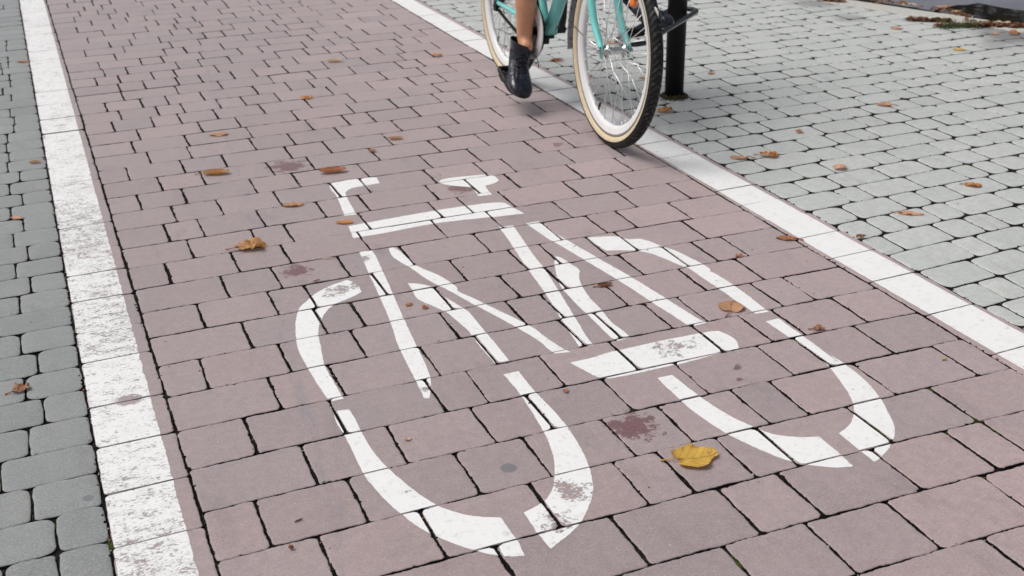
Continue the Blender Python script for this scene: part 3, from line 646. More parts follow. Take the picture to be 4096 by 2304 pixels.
# ------------------------------------------------------------------ fallen leaves
def leaf_mat(name, col, dark, edge, trans=0.25, spots=0.35):
    t = NT(name); o = t.obj()
    uv = t.n('ShaderNodeUVMap'); uv.uv_map = 'leaf'
    s = t.n('ShaderNodeSeparateXYZ'); t.l(uv.outputs[0], s.inputs[0])
    x, y = s.outputs[0], s.outputs[1]
    ay = t.math('ABSOLUTE', y)
    mid = t.smooth(ay, 0.022, 0.008)
    f = t.math('FRACT', t.math('MULTIPLY', t.math('SUBTRACT', x, t.math('ADD', t.math('MULTIPLY', ay, 0.85), t.math('MULTIPLY', t.noise(o, 40, 2, .5), 0.10))), 5.5))
    vein = t.smooth(t.math('ABSOLUTE', t.math('SUBTRACT', f, 0.5)), 0.07, 0.02)
    vein = t.math('MAXIMUM', mid, t.math('MULTIPLY', vein, 0.75))
    n = t.noise(o, 90, 6, 0.7); n2 = t.noise(o, 25, 4, 0.6)
    c = t.mix(t.smooth(n2, 0.35, 0.7), col, edge)
    c = t.mix(t.smooth(n, 0.56, 0.70, 0, spots), c, dark)
    c = t.mix(t.math('MULTIPLY', vein, 0.5), c, dark)
    rv = t.n('ShaderNodeVectorMath', operation='DISTANCE'); t.l(uv.outputs[0], rv.inputs[0]); rv.inputs[1].default_value = (0.5, 0, 0)
    c = t.mix(t.math('MULTIPLY', t.smooth(rv.outputs['Value'], 0.30, 0.50), t.smooth(n, 0.46, 0.60, 0.0, 0.75)), c, dark)
    nb = t.bump(t.math('SUBTRACT', n, vein), 0.6, 0.0015)
    p = t.principled(c, 0.6, nb, 0.35)
    tl = t.n('ShaderNodeBsdfTranslucent'); t.l(c, tl.inputs[0])
    mx = t.n('ShaderNodeMixShader'); mx.inputs[0].default_value = trans
    t.l(p.outputs[0], mx.inputs[1]); t.l(tl.outputs[0], mx.inputs[2])
    return t.done(mx)
LM = {
 'yellow': leaf_mat('yellow_leaf', (0.72, 0.46, 0.085), (0.20, 0.11, 0.06), (0.70, 0.42, 0.08)),
 'tan': leaf_mat('tan_leaf', (0.56, 0.30, 0.16), (0.22, 0.10, 0.05), (0.62, 0.36, 0.21)),
 'orange': leaf_mat('orange_leaf', (0.66, 0.31, 0.11), (0.14, 0.05, 0.02), (0.52, 0.20, 0.06)),
 'peach': leaf_mat('peach_leaf', (0.70, 0.42, 0.27), (0.28, 0.11, 0.06), (0.62, 0.30, 0.17)),
 'pale': leaf_mat('pale_leaf', (0.72, 0.56, 0.38), (0.30, 0.17, 0.09), (0.66, 0.47, 0.30)),
 'brown': leaf_mat('brown_leaf', (0.44, 0.22, 0.12), (0.09, 0.04, 0.02), (0.42, 0.19, 0.09)),
 'amber': leaf_mat('amber_leaf', (0.54, 0.29, 0.14), (0.10, 0.04, 0.02), (0.60, 0.30, 0.06)),
 'rust': leaf_mat('rust_leaf', (0.50, 0.19, 0.09), (0.14, 0.045, 0.02), (0.55, 0.25, 0.13)),
 'darkbrown': leaf_mat('dark_brown_leaf', (0.20, 0.085, 0.04), (0.045, 0.02, 0.012), (0.44, 0.20, 0.11)),
 'straw': plain('straw', (0.62, 0.48, 0.34), 0.6), 'rusttwig': plain('red_twig', (0.38, 0.13, 0.06), 0.7),
 'darktwig': plain('dark_twig', (0.10, 0.035, 0.025), 0.7), 'greentwig': plain('green_sliver', (0.42, 0.42, 0.16), 0.6)}
M_STALK = plain('leaf_stalk', (0.34, 0.13, 0.05), 0.6)
M_STALK_Y = plain('yellow_stalk', (0.55, 0.30, 0.10), 0.6)

def leaf_outline(kind, a, ph):
    """radius along direction a (0 = towards the tip)"""
    c = math.cos(a)
    if kind == 'heart':
        r = 0.44 + 0.10 * max(0, c) ** 6 - 0.12 * max(0, -c) ** 14 + 0.012 * math.sin(22 * a + ph)
    elif kind == 'lobed':
        r = 0.43 + 0.13 * max(0, c) ** 24 + 0.022 * math.cos(5 * a) + .014 * math.sin(3 * a) - 0.15 * max(0, -c) ** 24 + 0.010 * math.sin(31 * a + ph)
    elif kind == 'long':
        r = 1.0 / math.sqrt((math.cos(a) / 0.52) ** 2 + (math.sin(a) / 0.20) ** 2) + 0.05 * max(0, c) ** 20
    elif kind == 'oval':
        r = 1.0 / math.sqrt((math.cos(a) / 0.50) ** 2 + (math.sin(a) / 0.31) ** 2) + 0.06 * max(0, c) ** 16 + 0.008 * math.sin(19 * a + ph)
    elif kind == 'curl':
        r = 1.0 / math.sqrt((math.cos(a) / 0.51) ** 2 + (math.sin(a) / 0.25) ** 2) + 0.014 * math.sin(7 * a + ph) + 0.012 * math.sin(17 * a + 2 * ph)
    else:
        r = 1.0 / math.sqrt((math.cos(a) / 0.48) ** 2 + (math.sin(a) / 0.33) ** 2) + 0.032 * math.sin(3 * a + ph) + 0.026 * math.sin(8 * a + 2 * ph) + 0.016 * math.sin(19 * a)
    return r

def leaf_mesh(kind, rnd):
    na, nr = 56, 9
    vs = [(0, 0, 0)]; uv = [(0.5, 0)]; fs = []; ph = rnd.uniform(0, 6); off = Vector((rnd.uniform(0, 50), rnd.uniform(0, 50), 0))
    curl = {'curl': 1.0, 'crumple': 0.45}.get(kind, 0.10)
    for i in range(1, nr + 1):
        t = i / nr
        for k in range(na):
            a = 2 * PI * k / na; r = leaf_outline(kind, a, ph) * t
            if kind in ('crumple', 'curl') and t > .9: r *= 1 + 0.10 * noise.noise(Vector((math.cos(a) * 5, math.sin(a) * 5, ph)))
            x, y = r * math.cos(a), r * math.sin(a)
            u, v = x + .5, y
            z = 0.05 * abs(y) + 0.10 * curl * (x * x)
            if kind == 'curl':      # rolled about its midrib
                ang = y * 5.2; R_ = 1 / 5.2
                y2 = R_ * math.sin(ang); z += R_ * (1 - math.cos(ang)); y = y2
                z += 0.30 * x * x
            elif kind == 'crumple':
                z += 0.10 + 0.22 * noise.noise(Vector((x * 3.2, y * 3.2, 0)) + off) + 0.08 * noise.noise(Vector((x * 9, y * 9, 0)) + off) + 0.35 * y * y
            elif kind == 'lobed':
                z += 0.03 + 0.42 * max(0, t - .55) ** 2 * (0.6 + noise.noise(Vector((math.cos(a) * 2, math.sin(a) * 2, 3)))) + 0.03 * noise.noise(Vector((x * 4, y * 4, 0)) + off)
            else:
                z += 0.02 + 0.10 * t * t * max(0, 0.3 + noise.noise(Vector((math.cos(a) * 1.5, math.sin(a) * 1.5, ph)))) + 0.02 * noise.noise(Vector((x * 5, y * 5, 0)) + off)
            vs.append((x, y, z)); uv.append((u, v))
    for k in range(na):
        fs.append((0, 1 + k, 1 + (k + 1) % na))
        for i in range(nr - 1):
            a = 1 + i * na + k; b = 1 + i * na + (k + 1) % na
            fs.append((a, a + na, b + na, b))
    vs[0] = (0, 0, sum(vs[1 + k][2] for k in range(na)) / na)
    zm = min(v[2] for v in vs)
    vs = [(x, y, z - zm) for x, y, z in vs]
    me = mesh('blade', vs, fs)
    lay = me.uv_layers.new(name='leaf')
    for lp in me.loops: lay.data[lp.index].uv = uv[lp.vertex_index]
    return me, vs

def top_z(x, y):
    if x > x_kerb(y) + .153: return -.014
    return 0.0012
rl = random.Random(5)
for (lx, ly, size, kind, colr, ang, label, stalk) in LEAVES:
    yaw = math.radians(ang - 22.5)
    nmx = {'straw': 'straw_stalk' if colr == 'straw' else 'twig', 'seed': 'seed'}.get(kind, 'fallen_leaf')
    cat = {'straw_stalk': 'straw', 'twig': 'twig', 'seed': 'seed'}.get(nmx, 'leaf')
    if 'sliver' in label: nmx, cat = 'fallen_leaf', 'leaf'
    if 'sprig' in label: nmx, cat = 'dried_sprig', 'sprig'
    M = Matrix.Translation((lx, ly, top_z(lx, ly))) @ Matrix.Rotation(yaw, 4, 'Z')
    if kind in ('straw', 'seed'):
        L = size / 2; r = .0016 if kind == 'straw' else .0042
        if 'sliver' in label: r = .0024
        pts = smooth_path([(-L, 0, r), (-L * .3, L * .05, r * 1.2), (L * .4, -L * .03, r), (L, L * .06, r)], 5)
        vs, fs = tube_data(pts, [r * .55, r, r, r * .5] if kind == 'straw' else [r * .25, r, r * .9, r * .2], 7)
        me = mesh(nmx, vs, fs); fix_normals(me)
        o = link(nmx, me, LM[colr]); o.matrix_world = M
        tag(o, label, cat, 'fallen leaves and bits on the paving'); continue
    me, vs = leaf_mesh(kind, rl)
    sc = size * (1.0 if kind != 'lobed' else 0.98)
    me.transform(Matrix.Scale(sc, 4))
    if stalk != '1':
        o = link(nmx, me, LM[colr]); o.matrix_world = M
        tag(o, label, cat, 'fallen leaves and bits on the paving'); continue
    root = empty(nmx, M); tag(root, label, cat, 'fallen leaves and bits on the paving')
    link('blade', me, LM[colr], root)
    bx = -0.40 * sc if kind != 'lobed' else -0.27 * sc
    p = smooth_path([(bx + .06 * sc, 0, .05 * sc), (bx - .12 * sc, .02 * sc, .07 * sc), (bx - .28 * sc, .07 * sc, .035 * sc), (bx - .40 * sc, .10 * sc, .018 * sc)], 5)
    tube('stalk', p, [.0011, .0013, .0020], M_STALK_Y if colr == 'yellow' else M_STALK, root, 7)

# leaf litter along the kerb, loose grit, moss and a grass tuft: nobody could count these
def scatter_litter():
    rnd = random.Random(3); V = []; F = []
    runs = [((4.15, 4.84), (4.33, 4.72), 190), ((4.36, 4.60), (4.56, 4.47), 300), ((4.18, 4.68), (4.36, 4.58), 110), ((4.40, 4.70), (4.60, 4.36), 60), ((4.30, 5.33), (4.40, 5.15), 40), ((4.06, 5.47), (4.15, 5.37), 46), ((4.44, 5.0), (4.50, 4.78), 30)]
    for a, b, n in runs:
        for _ in range(n):
            t = rnd.random(); x = a[0] + (b[0] - a[0]) * t + rnd.gauss(0, .012); y = a[1] + (b[1] - a[1]) * t + rnd.gauss(0, .012)
            L = rnd.uniform(.008, .022); w = L * rnd.uniform(.3, .7)
            R_ = Matrix.Rotation(rnd.uniform(0, 6.28), 3, 'Z') @ Matrix.Rotation(rnd.uniform(-.7, .7), 3, 'X') @ Matrix.Rotation(rnd.uniform(-.6, .6), 3, 'Y')
            o = len(V); c = Vector((x, y, rnd.uniform(.001, .012)))
            for px, py, pz in ((-L, 0, 0), (-L * .2, -w, L * .2), (L, 0, .1 * L), (-L * .1, w, L * .25)): V.append(c + R_ @ Vector((px, py, pz)))
            F.append((o, o + 1, o + 2)); F.append((o, o + 2, o + 3))
    o = link('leaf_litter', mesh('leaf_litter', V, F), LM['brown'], smooth=False)
    return tag(o, 'strip of broken rust brown leaf litter piled along the kerb joint beside the puddle', 'leaf litter', kind='stuff')
scatter_litter()
M_GRASS = plain('grass_blade', (0.075, 0.13, 0.035), 0.55, 0.4, 0, 30, 0.5)
def tuft():
    rnd = random.Random(8); V = []; F = []
    for _ in range(150):
        t = rnd.random(); bx = 4.175 + .16 * t + rnd.gauss(0, .012); by = 4.625 - .055 * t + rnd.gauss(0, .012)
        a = rnd.uniform(0, 6.28); L = rnd.uniform(.02, .075); w = rnd.uniform(.0012, .0028); bend = rnd.uniform(.3, 1.1)
        d = Vector((math.cos(a), math.sin(a), 0)); sd = Vector((-d.y, d.x, 0)) * w; o = len(V)
        for i in range(4):
            u = i / 3; p = Vector((bx, by, 0)) + d * (L * bend * u * u) + Vector((0, 0, L * (u - .35 * bend * u * u)))
            V.append(p - sd * (1 - u * .9)); V.append(p + sd * (1 - u * .9))
        for i in range(3): F.append((o + 2 * i, o + 2 * i + 1, o + 2 * i + 3, o + 2 * i + 2))
    return tag(link('grass_tuft', mesh('grass_tuft', V, F), M_GRASS), 'small green grass tuft growing out of the kerb joint beside the puddle', 'grass')
tuft()
def blob(V, F, c, r, rnd, flat=.6):
    o = len(V); ns, nr = 6, 3
    V.append(c + Vector((0, 0, r * flat)))
    for i in range(1, nr + 1):
        th = PI / 2 * i / nr
        for k in range(ns):
            a = 2 * PI * k / ns + i
            rr = r * rnd.uniform(.75, 1.2)
            V.append(c + Vector((rr * math.sin(th) * math.cos(a), rr * math.sin(th) * math.sin(a), r * flat * math.cos(th))))
    for k in range(ns):
        F.append((o, o + 1 + k, o + 1 + (k + 1) % ns))
        for i in range(nr - 1):
            a = o + 1 + i * ns + k; b = o + 1 + i * ns + (k + 1) % ns
            F.append((a, a + ns, b + ns, b))
M_MOSS = plain('moss', (0.085, 0.125, 0.022), 0.95, 0.2, 0, 120, 0.6, 0.6, 500, (0.03, 0.035, 0.01))
def moss():
    rnd = random.Random(21); V = []; F = []
    seeds = []
    for n in range(-4, 36):
        for _ in range(5):
            x = rnd.uniform(2.13, 4.0); seeds.append((x, gr_yb(n, x), 'row'))
        for x in GR.get(n, []):
            if rnd.random() < .30: seeds.append((x, gr_yb(n + rnd.uniform(.15, .85), x), 'col'))
    for _ in range(8): y = rnd.uniform(4.8, 7.0); seeds.append((x_lgj(y), y, 'col'))
    for _ in range(10): y = rnd.uniform(4.6, 6.6); seeds.append((X_LRJ, y, 'col'))
    seeds = [s for s in seeds if noise.noise(Vector((s[0] * 2.1, s[1] * 2.1, 9))) > 0.02]
    for x, y, kd_ in seeds:
        for _ in range(rnd.randint(3, 9)):
            dx, dy = (rnd.gauss(0, .016), rnd.gauss(0, .0018)) if kd_ == 'row' else (rnd.gauss(0, .0018), rnd.gauss(0, .016))
            blob(V, F, Vector((x + dx, y + dy, -.0060)), rnd.uniform(.0018, .0042), rnd, .9)
    return tag(link('moss', mesh('moss', V, F), M_MOSS), 'small green moss cushions growing in the joints between the pale cobbles', 'moss', kind='stuff')
moss()
M_GRIT = plain('grit', (0.045, 0.035, 0.03), 0.9, 0.3)
M_GRITP = plain('pale_grit', (0.50, 0.46, 0.41), 0.85, 0.3)
M_GRITR = plain('leaf_crumb', (0.34, 0.12, 0.05), 0.85, 0.3)
def grit(name, mat, n, seed, label, cat, rmin, rmax, joints):
    rnd = random.Random(seed); V = []; F = []
    for _ in range(n):
        if rnd.random() < joints:
            k = rnd.randint(-4, 26)
            if rnd.random() < .5 and LANE.get(k):
                x = rnd.choice(LANE[k]) + rnd.gauss(0, .003); y = lane_yb(k + rnd.random(), x)
            else:
                if rnd.random() < .5:
                    nn = rnd.randint(-4, 24); x = rnd.uniform(2.13, 4.0); y = gr_yb(nn, x) + rnd.gauss(0, .004)
                else:
                    y = rnd.uniform(1.2, 4.5); x = x_lgj(y) + rnd.gauss(0, .004)
            z = -.0048
        else:
            d_ = rnd.uniform(1.2, 5.6); x = rnd.uniform(-.4, 4.2); y = d_; z = -.0003
            if noise.noise(Vector((x * 1.3, y * 1.3, seed))) < rnd.uniform(-.3, .25): continue
            if x > x_kerb(y): continue
        r = rnd.uniform(rmin, rmax)
        blob(V, F, Vector((x, y, z)), r, rnd, .7)
    return tag(link(name, mesh(name, V, F), mat), label, cat, kind='stuff')
grit('grit', M_GRIT, 900, 31, 'tiny dark crumbs of soil scattered over the paving', 'grit', .0007, .0022, .35)
grit('pale_grit', M_GRITP, 420, 32, 'tiny pale grains of stone caught in the paving joints', 'grit', .0008, .0026, .85)
grit('leaf_crumbs', M_GRITR, 300, 33, 'tiny rust coloured leaf crumbs scattered over the paving joints', 'leaf crumbs', .0008, .0030, .7)

def joint_soil_crumbs():
    """clods of soil standing in the joints of the brick lane"""
    rnd = random.Random(55); V = []; F = []
    for k in range(-6, 27):
        dens = 1.0 if k > 4 else .6
        for x in LANE.get(k, []):
            for _ in range(int(rnd.randint(6, 16) * dens)):
                u = rnd.random(); xx = x + rnd.gauss(0, .0024)
                blob(V, F, Vector((xx, lane_yb(k + u, xx), -.0030 + .002 * rnd.random())), rnd.uniform(.0011, .0032), rnd, 1.0)
        for _ in range(int(60 * dens)):
            x = rnd.uniform(X_LRJ, X_RRJ)
            if noise.noise(Vector((x * 6, k * 3.1, 2))) < -.05: continue
            blob(V, F, Vector((x, lane_yb(k, x) + rnd.gauss(0, .0013), -.0026 + .0016 * rnd.random())), rnd.uniform(.0009, .0024), rnd, 1.0)
    for _ in range(900):
        y = 1.2 + 4.6 * rnd.random() ** 1.4
        x, w_ = rnd.choice(((X_LRJ, .0028), (x_lgj(y), .0034), (X_RRJ, .0026), (x_rgj(y), .0026)))
        blob(V, F, Vector((x + rnd.gauss(0, w_), y, -.0026 + .002 * rnd.random())), rnd.uniform(.0011, .0034), rnd, 1.0)
    for n in range(-4, 24):
        for x in GR.get(n, []):
            for _ in range(rnd.randint(2, 7)):
                xx = x + rnd.gauss(0, .002); blob(V, F, Vector((xx, gr_yb(n + rnd.random(), xx), -.0034 + .0015 * rnd.random())), rnd.uniform(.0011, .0028), rnd, 1.0)
        for _ in range(40):
            x = rnd.uniform(2.13, 3.6); blob(V, F, Vector((x, gr_yb(n, x) + rnd.gauss(0, .0022), -.0034 + .0015 * rnd.random())), rnd.uniform(.0011, .0030), rnd, 1.0)
    return tag(link('soil_crumbs', mesh('soil_crumbs', V, F), M_JOINT), 'dark crumbs of soil packed unevenly in the joints between the paving bricks', 'soil', kind='stuff')
joint_soil_crumbs()

# ------------------------------------------------------------------ bicycle
def frame_matrix(o, x, y, z):
    M = Matrix.Identity(4)
    for i, v in enumerate((x, y, z, o)):
        for j in range(3): M[j][i] = v[j]
    return M
RW = Vector((1.9074, 4.709, 0)); FW = Vector((1.8718, 3.669, 0)); WB = (FW - RW).length
hd = (FW - RW).normalized(); lf = Vector((-hd.y, hd.x, 0)); LEAN = 0.047
BU = Vector((0, 0, 1)) * math.cos(LEAN) + lf * math.sin(LEAN)
BL = lf * math.cos(LEAN) - Vector((0, 0, 1)) * math.sin(LEAN)
BM = frame_matrix(RW, hd, BL, BU)

M_TEAL = plain('mint_paint', (0.20, 0.66, 0.625), 0.25, 0.5, 0, 35, 0.18, 0.0, 200, (0.05, 0.33, 0.30), Coat_Weight=0.6, Coat_Roughness=0.12)
M_WHITE = plain('white_enamel', (0.80, 0.80, 0.80), 0.35, 0.5, 0, 18, 0.25, 0.0, 200, (0.62, 0.58, 0.55))
M_CREAM = plain('cream_sidewall', (0.68, 0.57, 0.39), 0.75, 0.3, 0, 60, 0.35, 0.2, 300, (0.50, 0.39, 0.25))
M_STEEL = plain('bright_steel', (0.62, 0.62, 0.62), 0.25, 0.5, 1.0, 80, 0.4, 0.0, 200, (0.30, 0.28, 0.25))
M_SPOKE = plain('spoke_steel', (0.78, 0.78, 0.77), 0.38, 0.5, 0.75)
M_ALU = plain('rim_edge_alloy', (0.42, 0.41, 0.40), 0.4, 0.5, 0.6, 70, 0.4)
M_BLACK = plain('black_plastic', (0.010, 0.010, 0.011), 0.45, 0.4, 0, 60, 0.3, 0.2, 300, (0.03, 0.03, 0.03))
M_CHAIN = plain('oily_chain', (0.012, 0.011, 0.010), 0.4, 0.5, 0.4)
def fender_mat():
    t = NT('dirty_grey_mudguard'); o = t.obj()
    n = t.noise(o, 70, 5, .7)
    c = t.mix(t.smooth(n, .56, .62), (0.58, 0.585, 0.60), (0.015, 0.013, 0.014))
    return t.done(t.principled(c, .5, None, .4))
M_FEND = fender_mat()
def orange_mat():
    t = NT('orange_reflector')
    return t.done(t.principled((0.95, 0.20, 0.005), 0.15, t.bump(t.noise(t.obj(), 300, 2, .5), .4, .002), 0.6))
M_ORANGE = orange_mat()
def tread_mat():
    t = NT('tyre_rubber')
    uv = t.n('ShaderNodeUVMap'); uv.uv_map = 'tread'
    s = t.n('ShaderNodeSeparateXYZ'); t.l(uv.outputs[0], s.inputs[0])
    av = t.math('ABSOLUTE', s.outputs[1])
    o = t.obj()
    wob = t.math('MULTIPLY', t.math('SUBTRACT', t.noise(o, 120, 2, .5), .5), .35)
    f = t.math('FRACT', t.math('ADD', t.math('ADD', s.outputs[0], t.math('MULTIPLY', av, 1.3)), wob))
    g = t.smooth(t.math('ABSOLUTE', t.math('SUBTRACT', f, .5)), .20, .32)
    side = t.smooth(av, 0.62, 0.80)
    h = t.math('MAXIMUM', t.math('MULTIPLY', g, 0.9), side)
    dust = t.smooth(t.noise(o, 40, 6, .75), .47, .62)
    col = t.mix(t.math('MULTIPLY', t.math('MULTIPLY', dust, t.smooth(av, .85, .35)), .65), (0.010, 0.010, 0.011), (0.13, 0.13, 0.135))
    col = t.mix(g, (0.004, 0.004, 0.004), col)
    return t.done(t.principled(col, 0.62, t.bump(h, 0.9, 0.004), 0.35))
M_TREAD = tread_mat()

bike = empty('bicycle', BM)
tag(bike, 'mint green step through bicycle with white rims and cream tyre walls beside black post', 'bicycle')

def wheel_parts(center, front):
    vs, fs = lathe_y([(.2985, -.0150), (.2985, -.0128), (.290, -.012), (.290, .012), (.2985, .0128), (.2985, .0150), (.2885, .0152), (.2870, .0146), (.274, .0135), (.2625, .0090), (.2590, .004), (.2590, -.004), (.2625, -.0090), (.274, -.0135), (.2870, -.0146), (.2885, -.0152)], 128)
    me = mesh('wheel', vs, fs); fix_normals(me)
    w = link('wheel', me, [M_WHITE, M_ALU], bike)
    for p in me.polygons:
        c = p.center; r = math.hypot(c.x, c.z)
        p.material_index = 1 if (r > .2878 and abs(c.y) > .0126) else 0
    w.location = center
    # tyre
    t_, R_ = .0225, .3150; K = 28; N = 160; V = []; F = []; MI = []; UV = []
    for i in range(N):
        a = 2 * PI * i / N
        for k in range(K):
            b = 2 * PI * k / K
            r = R_ + t_ * math.cos(b); V.append((r * math.cos(a), t_ * math.sin(b), r * math.sin(a)))
    me = bpy.data.meshes.new('tyre')
    for i in range(N):
        for k in range(K):
            j, l = (i + 1) % N, (k + 1) % K
            F.append((i * K + k, j * K + k, j * K + l, i * K + l))
            b = (k + .5) / K * 360; b = b - 360 if b > 180 else b
            MI.append(0 if abs(b) < 84 else 1)
            q = []
            for (ii, kk) in ((i, k), (i + 1, k), (i + 1, k + 1), (i, k + 1)):
                bb = kk / K * 2; bb = bb - 2 if bb > 1.0001 else bb
                if b < 0 and kk == K: bb = 0
                q.append((ii / N * 92, bb * 2))
            UV.append(q)
    me.from_pydata(V, [], F); me.update()
    lay = me.uv_layers.new(name='tread')
    for p in me.polygons:
        for n_, li in enumerate(p.loop_indices): lay.data[li].uv = UV[p.index][n_]
    me.polygons.foreach_set('material_index', MI)
    uvs_keep = me
    link('tyre', me, [M_TREAD, M_CREAM], w)
    me.polygons.foreach_set('material_index', MI)
    # hub
    prof = [(.0045, -.060), (.0045, -.052), (.010, -.051), (.0115, -.040), (.013, -.038), (.013, -.0355), (.0225, -.0350), (.0225, -.0315), (.0150, -.0300), (.0125, -.020), (.0125, .020), (.0150, .0300), (.0225, .0315), (.0225, .0350), (.013, .0355), (.013, .038), (.0115, .040), (.010, .051), (.0045, .052), (.0045, .060)]
    vs, fs = lathe_y(prof, 32, False)
    me = mesh('hub', vs, fs); fix_normals(me)
    hub = link('hub', me, M_STEEL, w)
    for sgn in (-1, 1):
        y0 = .058 * sgn
        nv, nf = [], []
        for yy, rr in ((0, .0085), (.006, .0085), (.0065, .0068), (.011, .0045), (.0125, .0012)):
            for k in range(6): nv.append((rr * math.cos(PI * k / 3), y0 + sgn * yy, rr * math.sin(PI * k / 3)))
        for i in range(4):
            for k in range(6): nf.append((i * 6 + k, i * 6 + (k + 1) % 6, (i + 1) * 6 + (k + 1) % 6, (i + 1) * 6 + k))
        nf.append(tuple(range(24, 30)))
        me = mesh('axle_nut', nv, nf); fix_normals(me)
        link('axle_nut', me, M_STEEL, w, smooth=False)
    # spokes: four kinds, each copied nine times round the axle
    for i in range(4):
        th = math.radians(10 * i); sd = 1 if i % 2 else -1; dr = 1 if (i // 2) % 2 else -1
        fa = th + dr * math.radians(62)
        a = Vector((.0195 * math.cos(fa), sd * .0330, .0195 * math.sin(fa))); b = Vector((.2600 * math.cos(th), sd * .0025, .2600 * math.sin(th)))
        dv = (b - a).normalized()
        v1, f1 = tube_data([a, b - dv * .012], .00150, 6); v2, f2 = tube_data([b - dv * .013, b + dv * .001], .0022, 6)
        me = mesh('spoke', *merge((v1, f1), (v2, f2))); fix_normals(me)
        first = link('spoke', me, M_SPOKE, w)
        for c in range(1, 9):
            o = first.copy(); COL.objects.link(o); o.parent = w; o.rotation_euler = (0, math.radians(-40 * c), 0)
    # valve
    va = math.radians(246 if front else 236)
    d = Vector((math.cos(va), 0, math.sin(va)))
    vs, fs = tube_data([d * .2595, d * .249, d * .248, d * .232, d * .229], [.003, .003, .0048, .0048, .003], 10)
    me = mesh('valve', vs, fs); fix_normals(me); link('valve', me, M_BLACK, w)
    return w
front = wheel_parts((WB, 0, .337), True)
rear = wheel_parts((0, 0, .337), False)
# orange reflector clipped between the front spokes
vs, fs = bevel_box(.034, .010, .070, .004)
me = mesh('reflector', vs, fs); me.transform(Matrix.Translation((.080, .012, .203)) @ Matrix.Rotation(-.35, 4, 'Y'))
link('reflector', me, M_ORANGE, front, smooth=False)

# frame: one welded piece
V, F = [], []
def add(*p):
    global V, F
    V, F = merge((V, F), *p)
bb = Vector((.42, 0, .285))
add(tube_data(smooth_path([(.425, 0, .290), (.487, 0, .350), (.534, 0, .425), (.60, 0, .53), (.69, 0, .66), (.775, 0, .80)], 8), .0255, 18))
add(tube_data(smooth_path([(.42, 0, .285), (.385, 0, .345), (.345, 0, .42), (.27, 0, .59), (.185, 0, .80)], 6), .0155, 16))
add(tube_data(smooth_path([(.30, 0, .52), (.45, 0, .60), (.62, 0, .73), (.757, 0, .865)], 6), .0165, 14))
add(tube_data([(.805, 0, .715), (.735, 0, .905)], .0195, 16))
for sg in (-1, 1):
    add(tube_data(smooth_path([(.42, .028 * sg, .285), (.30, .046 * sg, .305), (.15, .053 * sg, .3135), (-.005, .056 * sg, .318)], 6), [.0125, .0105, .0085], 12))
    add(tube_data(smooth_path([(-.002, .057 * sg, .345), (.09, .050 * sg, .50), (.205, .018 * sg, .72)], 6), .0075, 10))
    add(bevel_box(.032, .005, .050, .002, (-.002, .057 * sg, .332)))
add(tube_data([(.42, -.036, .285), (.42, .036, .285)], .0225, 20))
me = mesh('frame', V, F); fix_normals(me); link('frame', me, M_TEAL, bike)
V, F = [], []
for sg in (-1, 1):
    add(tube_data(smooth_path([(WB, .0525 * sg, .349), (1.014, .0525 * sg, .373), (.972, .0515 * sg, .418), (.930, .0505 * sg, .488), (.872, .0465 * sg, .598), (.818, .040 * sg, .705)], 8), [.0100, .0112, .0130, .0142, .0150, .0155], 16))
    # flattened fork end with its slot
    add(bevel_box(.017, .006, .046, .0028, (WB + .001, .0525 * sg, .334)))
add(tube_data([(.818, -.044, .705), (.818, .044, .705)], .0165, 14))
add(tube_data([(.818, 0, .70), (.735, 0, .92)], .013, 12))
me = mesh('fork', V, F); fix_normals(me); link('fork', me, M_TEAL, bike)

# front mudguard with its wire stays
vs, fs = [], []
N = 60
for i in range(N + 1):
    a = math.radians(191 - 118 * i / N)
    for k in range(9):
        y = -.031 + .062 * k / 8; r = .358 - .012 * (y / .031) ** 2
        vs.append((WB + r * math.cos(a), y, .337 + r * math.sin(a)))
for i in range(N):
    for k in range(8):
        q = i * 9 + k; fs.append((q, q + 1, q + 10, q + 9))
me = mesh('mudguard', vs, fs); fix_normals(me)
mg = link('mudguard', me, M_FEND, bike)
sm = mg.modifiers.new('thickness', 'SOLIDIFY'); sm.thickness = .0025; sm.offset = 1
for sg in (-1, 1):
    tube('stay', [(.708, .028 * sg, .372), (.85, .045 * sg, .36), (WB + .004, .059 * sg, .346)], .0022, M_STEEL, mg, 8)

# chain set
vs, fs = lathe_y([(.110, -.0655), (.1115, -.063), (.110, -.0605), (.060, -.0605), (.058, -.063), (.060, -.0655)], 72)
me = mesh('chain_guard', vs, fs); fix_normals(me); cg = link('chain_guard', me, M_WHITE, bike); cg.location = (.42, 0, .285)
for k in range(5):
    a = 2 * PI * k / 5 + .5
    vs, fs = tube_data([(.085 * math.cos(a), -.0655, .085 * math.sin(a)), (.085 * math.cos(a), -.0685, .085 * math.sin(a))], .0042, 8)
    me = mesh('bolt', vs, fs); fix_normals(me); link('bolt', me, M_STEEL, cg)
vs, fs = [], []
prof = []
for i in range(144):
    a = 2 * PI * i / 144; r = .0925 if (i // 2) % 2 else .0875
    for y in (-.053, -.049): vs.append((r * math.cos(a), y, r * math.sin(a)))
for i in range(144):
    j = (i + 1) % 144; fs.append((2 * i, 2 * j, 2 * j + 1, 2 * i + 1))
fs.append(tuple(2 * i for i in range(144))); fs.append(tuple(2 * i + 1 for i in range(143, -1, -1)))
me = mesh('chainring', vs, fs); fix_normals(me); cr_ = link('chainring', me, M_BLACK, bike, smooth=False); cr_.location = (.42, 0, .285)
